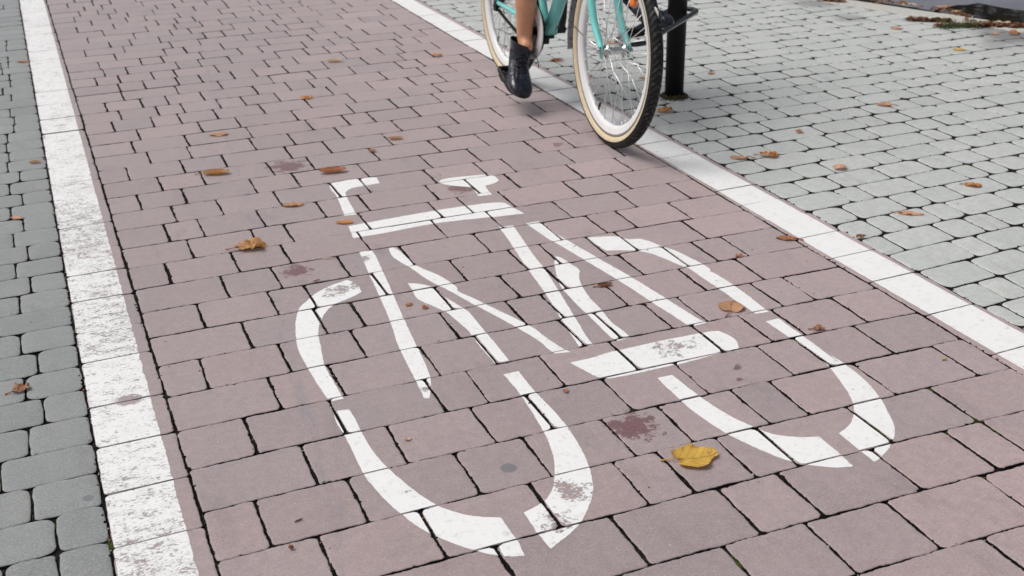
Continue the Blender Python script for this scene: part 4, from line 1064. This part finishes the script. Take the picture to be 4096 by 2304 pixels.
def crank(sg):
    y = .078 * sg
    if sg > 0: y = .066
    pts = [(.42, y * .82, .285), (.42, y, .285 + .04 * sg), (.42, y * 1.06, .285 + .165 * sg)]
    v1 = tube_data(smooth_path(pts, 5), [.0150, .0140, .0105], 12)
    v2 = tube_data([(.42, y * .6, .285), (.42, y * 1.12, .285)], .016, 14)
    me = mesh('crank_arm', *merge(v1, v2)); fix_normals(me); link('crank_arm', me, M_BLACK, bike)
    v = [bevel_box(.088, .012, .020, .004, (0, -.040, 0)), bevel_box(.088, .012, .020, .004, (0, .040, 0)), bevel_box(.012, .086, .022, .004, (.042, 0, 0)), bevel_box(.012, .086, .022, .004, (-.042, 0, 0)), tube_data([(0, -.046, 0), (0, .046, 0)], .009, 10), bevel_box(.052, .016, .015, .003, (0, 0, 0))]
    me = mesh('pedal', *merge(*v)); fix_normals(me)
    p = link('pedal', me, M_BLACK, bike, smooth=False)
    p.location = (.42, y + sg * .067, .285 + .170 * sg)
    p.rotation_euler = (0, .42 if sg < 0 else 0.1, 0)
    for e in (-1, 1):
        vs, fs = bevel_box(.003, .050, .012, .001, (e * .0495, 0, 0))
        link('pedal_reflector', mesh('pedal_reflector', vs, fs), M_ALU, p, smooth=False)
crank(-1); crank(1)
def chain():
    run = smooth_path([(-.035, -.052, .296), (.08, -.051, .268), (.25, -.051, .232), (.40, -.051, .196)], 14) + \
          [Vector((.42 + .09 * math.sin(a), -.051, .285 - .09 * math.cos(a))) for a in [PI * k / 14 for k in range(0, 15)]] + \
          [Vector((.30, -.051, .3755)), Vector((.15, -.051, .376)), Vector((.0, -.051, .377))]
    P = [run[0]]; d = 0
    for a, b in zip(run[:-1], run[1:]):
        L = (b - a).length; t = 0.0127 - d
        while t <= L: P.append(a + (b - a) * (t / L)); t += .0127
        d = L - (t - .0127)
    parts = []
    for i, (a, b) in enumerate(zip(P[:-1], P[1:])):
        dv = (b - a).normalized(); up = Vector((0, 1, 0)).cross(dv).normalized()
        w = .0036 if i % 2 else .0026
        for sg in (-1, 1):
            vs = []
            for t, hh in ((-.20, .0034), (.0, .0060), (.5, .0042), (1.0, .0060), (1.20, .0034)):
                c = a + (b - a) * t + Vector((0, sg * w, 0))
                for e in (-1, 1):
                    for yy in (-.0006, .0006): vs.append(c + up * hh * e + Vector((0, yy, 0)))
            fs = []
            for k in range(4):
                o = k * 4
                fs += [(o, o + 4, o + 5, o + 1), (o + 2, o + 3, o + 7, o + 6), (o, o + 2, o + 6, o + 4), (o + 1, o + 5, o + 7, o + 3)]
            fs += [(0, 1, 3, 2), (16, 18, 19, 17)]
            parts.append((vs, fs))
        parts.append(tube_data([a + Vector((0, -.0045, 0)), a + Vector((0, .0045, 0))], .0031, 8))
    me = mesh('chain', *merge(*parts)); fix_normals(me)
    link('chain', me, M_CHAIN, bike, smooth=False)
chain()
parts = [tube_data([(-.002, -.057, .318), (-.018, -.062, .300), (-.030, -.056, .298)], .009, 10), bevel_box(.030, .014, .045, .004, (-.012, -.060, .304)),
         tube_data([(-.034, -.0555, .300), (-.034, -.0465, .300)], .020, 20), tube_data([(0, -.0545, .337), (0, -.0475, .337)], .040, 28)]
me = mesh('derailleur', *merge(*parts)); fix_normals(me); link('derailleur', me, M_BLACK, bike, smooth=False)
parts = [bevel_box(.050, .040, .014, .004, (.405, .010, .258)), bevel_box(.030, .030, .028, .006, (.430, -.012, .247))]
me = mesh('kickstand', *merge(*parts)); fix_normals(me); link('kickstand', me, M_BLACK, bike, smooth=False)
# the upper bicycle, above the picture
tube('seat_post', [(.185, 0, .79), (.150, 0, .90)], .0125, M_STEEL, bike)
def saddle():
    vs = []; fs = []; N, K = 14, 16
    for i in range(N + 1):
        t = i / N; s = -.03 + .27 * t
        w = .085 * (1 - t) ** .9 * min(1, (t + .03) * 14) ** .5 + .018 * (1 - (2 * t - 1) ** 6)
        for k in range(K):
            a = 2 * PI * k / K; vs.append((s, w * math.cos(a), .925 + .018 * (t - .4) ** 2 + (.026 if math.sin(a) > 0 else .034) * math.sin(a) * (0.35 + .65 * min(1, w / .05))))
    for i in range(N):
        for k in range(K): fs.append((i * K + k, i * K + (k + 1) % K, (i + 1) * K + (k + 1) % K, (i + 1) * K + k))
    fs.append(tuple(range(K))); fs.append(tuple(N * K + k for k in range(K)))
    me = mesh('saddle', vs, fs); fix_normals(me)
    link('saddle', me, plain('brown_saddle', (.10, .045, .02), .5), bike)
saddle()
tube('handlebar', smooth_path([(.52, -.31, 1.03), (.62, -.30, 1.05), (.70, -.20, 1.06), (.735, -.06, 1.02), (.735, .06, 1.02), (.70, .20, 1.06), (.62, .30, 1.05), (.52, .31, 1.03)], 6), .011, M_STEEL, bike)
tube('stem', [(.735, 0, .90), (.728, 0, 1.0), (.735, 0, 1.02)], .012, M_STEEL, bike)
for sg in (-1, 1):
    tube('grip', [(.51, .311 * sg, 1.0285), (.60, .304 * sg, 1.047)], .0155, plain('brown_grip', (.10, .045, .02), .6), bike)

# ------------------------------------------------------------------ black post with its bent loop
M_POST = plain('black_post_paint', (0.006, 0.006, 0.0065), 0.55, 0.3, 0, 25, 0.3, 0.15, 150, (0.014, 0.013, 0.012))
M_NAVY = plain('blue_black_tube', (0.016, 0.018, 0.026), 0.26, 0.55, 0, 40, 0.2)
stand = empty('bike_stand', Matrix.Translation((2.392, 4.12, 0)))
tag(stand, 'black steel post with a blue black tube loop set in the pale cobbles', 'bike stand')
tube('post', [(0, 0, -.05), (0, 0, 1.02), (0, 0, 1.035), (0, 0, 1.045)], [.0380, .0380, .034, .020], M_POST, stand, 32)
ld = Vector((.755, .656, 0)); ln_ = Vector((.656, -.755, 0)); zl = .331
lp = []
for k in range(13):
    a = -PI / 2 + PI * k / 12; lp.append(ld * (.062 + .054 * math.cos(a)) - ln_ * (.054 * math.sin(a)) + Vector((0, 0, zl)))
for k in range(13):
    a = PI / 2 + PI * k / 12; lp.append(ld * (-.490 + .054 * math.cos(a)) - ln_ * (.054 * math.sin(a)) + Vector((0, 0, zl)))
tube('loop', lp, .0102, M_NAVY, stand, 14, True)
tube('crossbar', [ld * -.19 + ln_ * .052 + Vector((0, 0, zl)), ld * -.19 - ln_ * .052 + Vector((0, 0, zl))], .0048, M_NAVY, stand, 10)
tube('bracket', [ld * -.006 - ln_ * .052 + Vector((0, 0, zl)), Vector((0, 0, zl))], .008, M_NAVY, stand, 10)
tube('bracket', [ld * -.006 + ln_ * .052 + Vector((0, 0, zl)), Vector((0, 0, zl))], .008, M_NAVY, stand, 10)
def collar():
    rnd = random.Random(77); V = []; F = []
    for _ in range(420):
        a = rnd.uniform(0, 6.28); r = .037 + abs(rnd.gauss(0, .013))
        blob(V, F, Vector((2.392 + r * math.cos(a), 4.12 + r * math.sin(a), -.002 + max(0, .016 - (r - .037) * .6) * rnd.random())), rnd.uniform(.002, .006), rnd, .9)
    t = plain('post_dirt', (0.085, 0.065, 0.04), 0.95, 0.2, 0, 60, 0.8, 0.6, 300, (0.05, 0.06, 0.02))
    tag(link('dirt', mesh('dirt', V, F), t), 'ring of brown dirt and moss crumbs around the foot of the black post', 'dirt', kind='stuff')
collar()

# ------------------------------------------------------------------ rider
def skin_mat():
    t = NT('tanned_skin'); o = t.obj()
    n = t.noise(o, 25, 4, .6)
    col = t.mix(t.smooth(n, .3, .7), (0.63, 0.305, 0.175), (0.70, 0.360, 0.215))
    return t.done(t.principled(col, 0.42, t.bump(t.noise(o, 400, 3, .6), .12, .001), 0.45, Subsurface_Weight=0.12, Subsurface_Radius=(.012, .004, .002), Subsurface_Scale=.6))
M_SKIN = skin_mat()
def leather_mat():
    t = NT('black_leather'); o = t.obj()
    n = t.noise(t.scaled(o, (1, 1, .45)), 17, 2, .5, 1.4); f = t.noise(o, 300, 2, .5)
    w = t.math('ABSOLUTE', t.math('SUBTRACT', n, .5))
    cre = t.smooth(w, .0, .09)
    nb = t.bump(t.math('ADD', t.math('MULTIPLY', cre, 1.0), t.math('MULTIPLY', f, .01)), .32, .007)
    return t.done(t.principled((0.0060, 0.0085, 0.0190), t.smooth(t.noise(o, 40, 3, .6), .3, .7, .20, .30), nb, 0.5, Coat_Weight=.25, Coat_Roughness=.12))
M_LEATHER = leather_mat()
M_SOLE = plain('boot_sole', (0.007, 0.007, 0.007), 0.6, 0.35, 0, 50, 0.3, 0.3, 200)

def to_world(p): return BM @ Vector(p)
R_ANK, R_KNEE, R_HIP = (.436, -.102, .262), (.505, -.120, .690), (.225, -.092, .965)
L_ANK, L_KNEE, L_HIP = (.765, .196, .452), (.500, .178, .775), (.225, .092, .965)
def body():
    """one continuous skinned surface: joints as vertices, a radius at each"""
    J = []; E = []; RAD = []
    def j(p, r, frm=None):
        J.append(to_world(p)); RAD.append(r); i = len(J) - 1
        if frm is not None: E.append((frm, i))
        return i
    def lerp(a, b, t): return tuple(a[i] + (b[i] - a[i]) * t for i in range(3))
    pel = j((.215, 0, 1.0), .115)
    bel = j((.235, 0, 1.12), .105, pel); che = j((.290, 0, 1.32), .118, bel); nek = j((.345, 0, 1.47), .052, che); nk2 = j((.372, 0, 1.545), .048, nek)
    he = j((.400, 0, 1.62), .082, nk2); h2 = j((.405, 0, 1.685), .082, he); j((.400, 0, 1.735), .055, h2)
    j((.485, 0, 1.622), .014, he)                                   # nose
    for sg in (-1, 1):
        j((.392, .084 * sg, 1.63), .014, he)                        # ears
    for sg, ank, kne, hip in ((-1, R_ANK, R_KNEE, R_HIP), (1, L_ANK, L_KNEE, L_HIP)):
        a = j(hip, .088, pel); b = j(lerp(hip, kne, .45), .080, a); c = j(kne, .054, b)
        bk = Vector((-.022, 0, 0))
        m = lerp(kne, ank, .30); m = (m[0] - .016, m[1], m[2]); d = j(m, .0545, c)
        m = lerp(kne, ank, .62); m = (m[0] - .006, m[1], m[2]); e = j(m, .0475, d)
        f = j(lerp(kne, ank, .86), .0360, e); g = j(ank, .0335, f)
        ft = (.10, -.012, -.075) if sg < 0 else (.10, .02, -.04)
        j(tuple(ank[i] + ft[i] * .55 for i in range(3)), .026, g)
        # arm and hand: palm, four fingers curled over the grip, thumb from the side
        s1 = j((.300, .165 * sg, 1.415), .048, che); el = j((.375, .265 * sg, 1.175), .038, s1); wr = j((.505, .302 * sg, 1.075), .025, el)
        pa = j((.545, .305 * sg, 1.070), .024, wr)
        for q in range(4):
            y = (.280 + .017 * q) * sg; L = (.9, 1.0, .95, .78)[q]
            k1 = j((.580, y, 1.078), .0088, pa); k2 = j((.580 + .028 * L, y, 1.066), .0082, k1); j((.580 + .022 * L, y, 1.040), .0075, k2)
        t1 = j((.548, .272 * sg, 1.060), .0100, pa); j((.572, .268 * sg, 1.040), .0085, t1)
    me = bpy.data.meshes.new('body'); me.from_pydata([tuple(p) for p in J], E, []); me.update()
    o = bpy.data.objects.new('person', me); COL.objects.link(o)
    md = o.modifiers.new('skin', 'SKIN'); md.use_smooth_shade = True; md.branch_smoothing = .6
    for i, v in enumerate(me.skin_vertices[0].data):
        v.radius = (RAD[i], RAD[i]); v.use_root = (i == pel)
    sd = o.modifiers.new('sub', 'SUBSURF'); sd.levels = 2; sd.render_levels = 2
    bpy.context.view_layer.update()
    dg = bpy.context.evaluated_depsgraph_get()
    m2 = bpy.data.meshes.new_from_object(o.evaluated_get(dg)); m2.name = 'person'
    o.modifiers.clear(); o.data = m2; bpy.data.meshes.remove(me)
    m2.materials.clear(); m2.materials.append(M_SKIN)
    m2.polygons.foreach_set('use_smooth', [True] * len(m2.polygons))
    return o
person = body()
tag(person, 'person with bare tanned legs and black leather ankle boots straddling the mint bicycle', 'person')

def loft(secs, K=28, ys=None):
    """secs: centre (x,z), half width y, half height along dir, tilt in degrees, exponent"""
    vs = []; fs = []
    for cx, cz, hw, hh, tilt, ex in secs:
        a0 = math.radians(tilt); up = Vector((math.sin(a0), 0, math.cos(a0)))
        for k in range(K):
            a = 2 * PI * k / K; c, s_ = math.cos(a), math.sin(a)
            yy = hw * math.copysign(abs(c) ** (2 / ex), c); zz = hh * math.copysign(abs(s_) ** (2 / ex), s_)
            p = Vector((cx, yy + (ys.get(len(vs) // K, 0) if ys else 0), cz)) + up * zz
            vs.append(p)
    n = len(secs)
    for i in range(n - 1):
        for k in range(K): fs.append((i * K + k, i * K + (k + 1) % K, (i + 1) * K + (k + 1) % K, (i + 1) * K + k))
    fs.append(tuple(range(K)))
    return vs, fs

def boot(M, shaft_dir, mirror=1, wide=1.0):
    sd = Vector(shaft_dir); sd = sd / max(.5, sd.z); sd.x = max(-.5, min(.35, sd.x)); sd.y = max(-.5, min(.5, sd.y))
    base = [(.2445, .027, .006, .006, 0, 2.0), (.241, .028, .020, .014, 0, 2.1), (.232, .031, .031, .020, 0, 2.2), (.214, .035, .039, .026, 0, 2.3), (.188, .040, .0435, .032, -3, 2.3),
            (.158, .046, .0435, .038, -8, 2.2), (.130, .054, .0405, .045, -16, 2.1), (.106, .064, .0375, .053, -26, 2.0), (.086, .075, .0360, .060, -38, 2.0), (.070, .086, .0360, .063, -50, 2.0),
            (.056, .100, .0365, .0610, -62, 2.0), (.047, .115, .0375, .0560, -74, 2.0), (.043, .130, .0385, .0520, -84, 2.0)]
    secs = list(base)
    for t in (.010, .020, .028, .032):
        p = Vector((.043, 0, .130)) + sd * t
        secs.append((p.x, p.z, .0395 + .10 * t, .0500 + .05 * t, -90 + math.degrees(math.atan2(sd.x, sd.z)) , 2.0))
    p = Vector((.043, 0, .130)) + sd * .029
    secs.append((p.x, p.z, .0400, .0480, -90 + math.degrees(math.atan2(sd.x, sd.z)), 2.0))
    p = Vector((.043, 0, .130)) + sd * .006
    secs.append((p.x, p.z, .0360, .0430, -90 + math.degrees(math.atan2(sd.x, sd.z)), 2.0))
    secs = [(a_, b_, c_ * wide, d_, e_, f_) for a_, b_, c_, d_, e_, f_ in secs]
    nb_ = len(base); ys = {}
    for i, t in enumerate((.010, .020, .028, .032, .029, .006)): ys[nb_ + i] = sd.y * t
    vs, fs = loft(secs, 28, ys)
    me = mesh('boot', vs, fs); fix_normals(me)
    # leather folds round the ankle
    for v in me.vertices:
        x, y, z = v.co
        if z > .05:
            n = noise.noise(Vector((x * 28, y * 14, z * 34)) + Vector((3, 0, 0))) + .6 * noise.noise(Vector((x * 50, y * 30, z * 62)))
            v.co += v.normal * (.0032 * n * min(1, (z - .05) / .03))
    b = link('boot', me, M_LEATHER, person)
    ss = b.modifiers.new('sub', 'SUBSURF'); ss.levels = 1; ss.render_levels = 2
    b.matrix_world = M
    # sole with a block heel
    out = []
    for i in range(40):
        a = 2 * PI * i / 40; x = .122 + .126 * math.cos(a); t = (x + .004) / .25
        w = .0295 + .0145 * math.sin(PI * min(1, max(0, (t - .25) / .75))) - .006 * math.exp(-((t - .38) / .12) ** 2)
        y = w * math.copysign(abs(math.sin(a)) ** .72, math.sin(a))
        out.append((x, y))
    vs = []; fs = []
    for z in (0.004, 0.0, .010, .014):
        k = .97 if z in (0.0, .014) else 1.0
        for x, y in out: vs.append(((x - .12) * k + .12, y * k, (z if z != .004 else .003) + .006 + .012 * max(0, (x - .19) / .06) ** 2 + (.010 if False else 0)))
    order = [1, 0, 2, 3]
    for a, c in zip(order[:-1], order[1:]):
        for i in range(40): fs.append((a * 40 + i, a * 40 + (i + 1) % 40, c * 40 + (i + 1) % 40, c * 40 + i))
    fs.append(tuple(40 + i for i in range(39, -1, -1))); fs.append(tuple(3 * 40 + i for i in range(40)))
    hv, hf = bevel_box(.062, .060, .024, .006, (.030, 0, -.003))
    me = mesh('sole', *merge((vs, fs), (hv, hf))); fix_normals(me)
    link('sole', me, M_SOLE, b)
    # laces over the instep
    for i in range(5):
        t = i / 4; x = .150 - .062 * t; z = .088 + .052 * t
        pts = smooth_path([(x - .010, .026, z - .012), (x, .010, z + .001), (x + .002, -.010, z + .002), (x - .008, -.026, z - .011)], 4)
        tube('lace', pts, .0019, M_SOLE, b, 7)
    pts = smooth_path([(.095, .012 * mirror, .146), (.110, .030 * mirror, .150), (.135, .044 * mirror, .140), (.152, .052 * mirror, .118)], 5)
    tube('lace', pts, .0016, M_SOLE, b, 7)
    return b
def boot_matrix(o, fwd, up_hint):
    f = Vector(fwd).normalized(); u = Vector(up_hint); u = (u - f * u.dot(f)).normalized(); l = u.cross(f)
    return frame_matrix(Vector(o), f, l, u)
# right boot: toes pointing down over the low pedal
o_r = to_world((.3675, -.1488, .1056)); B3 = BM.to_3x3()
MR = boot_matrix(o_r, B3 @ Vector((.9702, -.1201, -.2106)), B3 @ Vector((.2377, .3001, .9238)))
sh = (to_world(R_KNEE) - to_world(R_ANK)).normalized(); shl = MR.to_3x3().inverted() @ sh
boot(MR, shl, 1, 1.15)
# left boot: set on the loop of the stand
o_l = Vector((2.098, 3.965, .316)); t_l = Vector((2.139, 3.750, .366))
ML = boot_matrix(o_l, t_l - o_l, (0, 0, 1))
sh = (to_world(L_KNEE) - to_world(L_ANK)).normalized(); shl = ML.to_3x3().inverted() @ sh
boot(ML, shl, -1)
# clothes above the picture
def ring_loft(secs, K=28):
    vs = []; fs = []
    for (s, l, u), a, b in secs:
        for k in range(K):
            an = 2 * PI * k / K; vs.append(to_world((s + a * math.cos(an), l + b * math.sin(an), u)))
    for i in range(len(secs) - 1):
        for k in range(K): fs.append((i * K + k, i * K + (k + 1) % K, (i + 1) * K + (k + 1) % K, (i + 1) * K + k))
    return vs, fs
vs, fs = ring_loft([((.355, 0, .86), .26, .22), ((.300, 0, .95), .20, .20), ((.225, 0, 1.05), .135, .155), ((.240, 0, 1.14), .118, .135), ((.285, 0, 1.30), .135, .160), ((.305, 0, 1.40), .115, .170), ((.33, 0, 1.465), .068, .085)])
me = mesh('dress', vs, fs); fix_normals(me)
d_ = link('dress', me, plain('pale_dress', (.42, .44, .46), .8), person)
vs, fs = ring_loft([((.375, 0, 1.49), .055, .10), ((.375, 0, 1.58), .085, .098), ((.372, 0, 1.66), .094, .096), ((.382, 0, 1.73), .088, .082), ((.39, 0, 1.775), .040, .040), ((.39, 0, 1.785), .004, .004)])
me = mesh('hair', vs, fs); fix_normals(me)
link('hair', me, plain('brown_hair', (.06, .03, .015), .5), person)

# ------------------------------------------------------------------ a feather stuck to the front tyre
def feather():
    vs = []; fs = []; n = 12; rnd = random.Random(4)
    for i in range(n + 1):
        t = i / n; w = .0065 * math.sin(PI * min(1, t * .9 + .12)) ** .8 * (1 if i % 2 else .55)
        x = .036 * t; z = .0015 + .003 * math.sin(PI * t)
        vs += [(x - .004, -w, z + .0015 * rnd.random()), (x, 0, z), (x - .004, w, z + .0015 * rnd.random())]
    for i in range(n):
        for k in range(2): fs.append((3 * i + k, 3 * i + k + 1, 3 * i + k + 4, 3 * i + k + 3))
    me = mesh('feather', vs, fs)
    o = link('feather', me, plain('feather', (.80, .76, .70), .8))
    ph = math.radians(FEATHER)
    c = BM @ Vector((WB + .3378 * math.cos(ph), .002, .337 + .3378 * math.sin(ph)))
    nrm = (BM.to_3x3() @ Vector((math.cos(ph), 0, math.sin(ph)))).normalized()
    tan = (BM.to_3x3() @ Vector((math.sin(ph), .18, -math.cos(ph)))).normalized()
    o.matrix_world = frame_matrix(c - tan * .016, -tan, nrm.cross(-tan), nrm) @ Matrix.Identity(4)
    o.matrix_world = frame_matrix(c - tan * .016, tan, nrm.cross(tan), nrm)
    tag(o, 'small white feather stuck to the tread of the front tyre', 'feather')
FEATHER = 33
feather()

# ------------------------------------------------------------------ trees across the road: they show only as reflections in the puddle
M_BARK = plain('bark', (0.06, 0.045, 0.035), 0.9, 0.2, 0, 20, 0.6, 0.8, 30)
M_FOL = plain('dark_foliage', (0.045, 0.040, 0.014), 0.6, 0.3, 0, 3, 0.7, 0, 200, (0.03, 0.045, 0.015))
def tree(x, y, h, rad, seed, label):
    rnd = random.Random(seed)
    root = empty('tree', Matrix.Translation((x, y, -.05))); tag(root, label, 'tree', 'trees on the far side of the road')
    parts = [tube_data(smooth_path([(0, 0, 0), (.05, .03, h * .35), (-.04, .05, h * .7), (.03, 0, h)], 5), [.20, .15, .10, .03], 12)]
    tips = []
    for i in range(11):
        z = h * rnd.uniform(.22, .9); a = rnd.uniform(0, 6.28); L = rad * rnd.uniform(.6, 1.0)
        e = Vector((L * math.cos(a), L * math.sin(a), z + L * rnd.uniform(-.1, .5)))
        parts.append(tube_data(smooth_path([(0, 0, z), e * .5 + Vector((0, 0, z * .5 + .1)), e], 4), [.07, .045, .012], 8)); tips += [e, e * .6 + Vector((0, 0, z * .4))]
    me = mesh('trunk', *merge(*parts)); fix_normals(me); link('trunk', me, M_BARK, root)
    V = []; F = []
    for e in tips:
        for _ in range(150):
            p = e + Vector((rnd.gauss(0, .38), rnd.gauss(0, .38), rnd.gauss(0, .30)))
            if p.z < .5: continue
            s = rnd.uniform(.05, .11); R_ = Matrix.Rotation(rnd.uniform(0, 6.28), 3, 'Z') @ Matrix.Rotation(rnd.uniform(-1.2, 1.2), 3, 'X')
            o = len(V)
            for q in ((-s, 0, 0), (0, -s * .5, 0), (s, 0, 0), (0, s * .5, 0)): V.append(p + R_ @ Vector(q))
            F.append((o, o + 1, o + 2, o + 3))
    link('crown', mesh('crown', V, F), M_FOL, root, smooth=False)
tree(10.2, 11.6, 5.2, 2.2, 1, 'dark autumn tree mirrored in the left half of the puddle')
tree(12.8, 9.3, 5.8, 2.4, 2, 'dark autumn tree mirrored in the right half of the puddle')

# ------------------------------------------------------------------ camera, light, world
cam = bpy.data.cameras.new('camera'); co = bpy.data.objects.new('camera', cam); COL.objects.link(co)
cr, cu, cf = Vector((0.923891557, -0.382303529, -0.016383004)), Vector((0.173103192, 0.379379176, 0.908904135)), Vector((0.341261888, 0.842564806, -0.416683178))
co.matrix_world = frame_matrix(Vector((0, 0, 1.32)), cr, cu, -cf)
cam.sensor_width = 36; cam.lens = 41.9302; cam.clip_start = 0.02; cam.clip_end = 2000
cam.dof.use_dof = True; cam.dof.focus_distance = 2.75; cam.dof.aperture_fstop = 7.0
scene.camera = co

SKY_SAT, SKY_STR, SUN_E, EXPOSURE = 0.42, 0.094, 1.25, 0.20
SUN_EL, SUN_AZ = math.radians(58), math.radians(-62)      # azimuth measured from +Y towards +X
w = bpy.data.worlds.new('World'); scene.world = w; w.use_nodes = True
nt = w.node_tree; nt.nodes.clear()
sky = nt.nodes.new('ShaderNodeTexSky'); sky.sky_type = 'NISHITA'; sky.sun_disc = False
sky.sun_elevation = SUN_EL; sky.sun_rotation = SUN_AZ; sky.air_density = 1.0; sky.dust_density = 6.0; sky.ozone_density = 1.0
hs = nt.nodes.new('ShaderNodeHueSaturation'); hs.inputs['Saturation'].default_value = SKY_SAT
bg = nt.nodes.new('ShaderNodeBackground'); bg.inputs['Strength'].default_value = SKY_STR
ou = nt.nodes.new('ShaderNodeOutputWorld')
nt.links.new(sky.outputs[0], hs.inputs['Color']); nt.links.new(hs.outputs[0], bg.inputs[0]); nt.links.new(bg.outputs[0], ou.inputs[0])
sl = bpy.data.lights.new('sun', 'SUN'); sl.energy = SUN_E; sl.angle = math.radians(34); sl.color = (1.0, 0.985, 0.965)
so = bpy.data.objects.new('sun', sl); COL.objects.link(so)
sdv = Vector((math.sin(SUN_AZ) * math.cos(SUN_EL), math.cos(SUN_AZ) * math.cos(SUN_EL), math.sin(SUN_EL)))
so.rotation_euler = sdv.to_track_quat('Z', 'Y').to_euler(); so.location = sdv * 20

scene.render.engine = 'CYCLES'
scene.cycles.max_bounces = 8; scene.cycles.transparent_max_bounces = 16
scene.view_settings.view_transform = 'Standard'; scene.view_settings.look = 'None'
scene.view_settings.gamma = 1.0; scene.view_settings.exposure = EXPOSURE
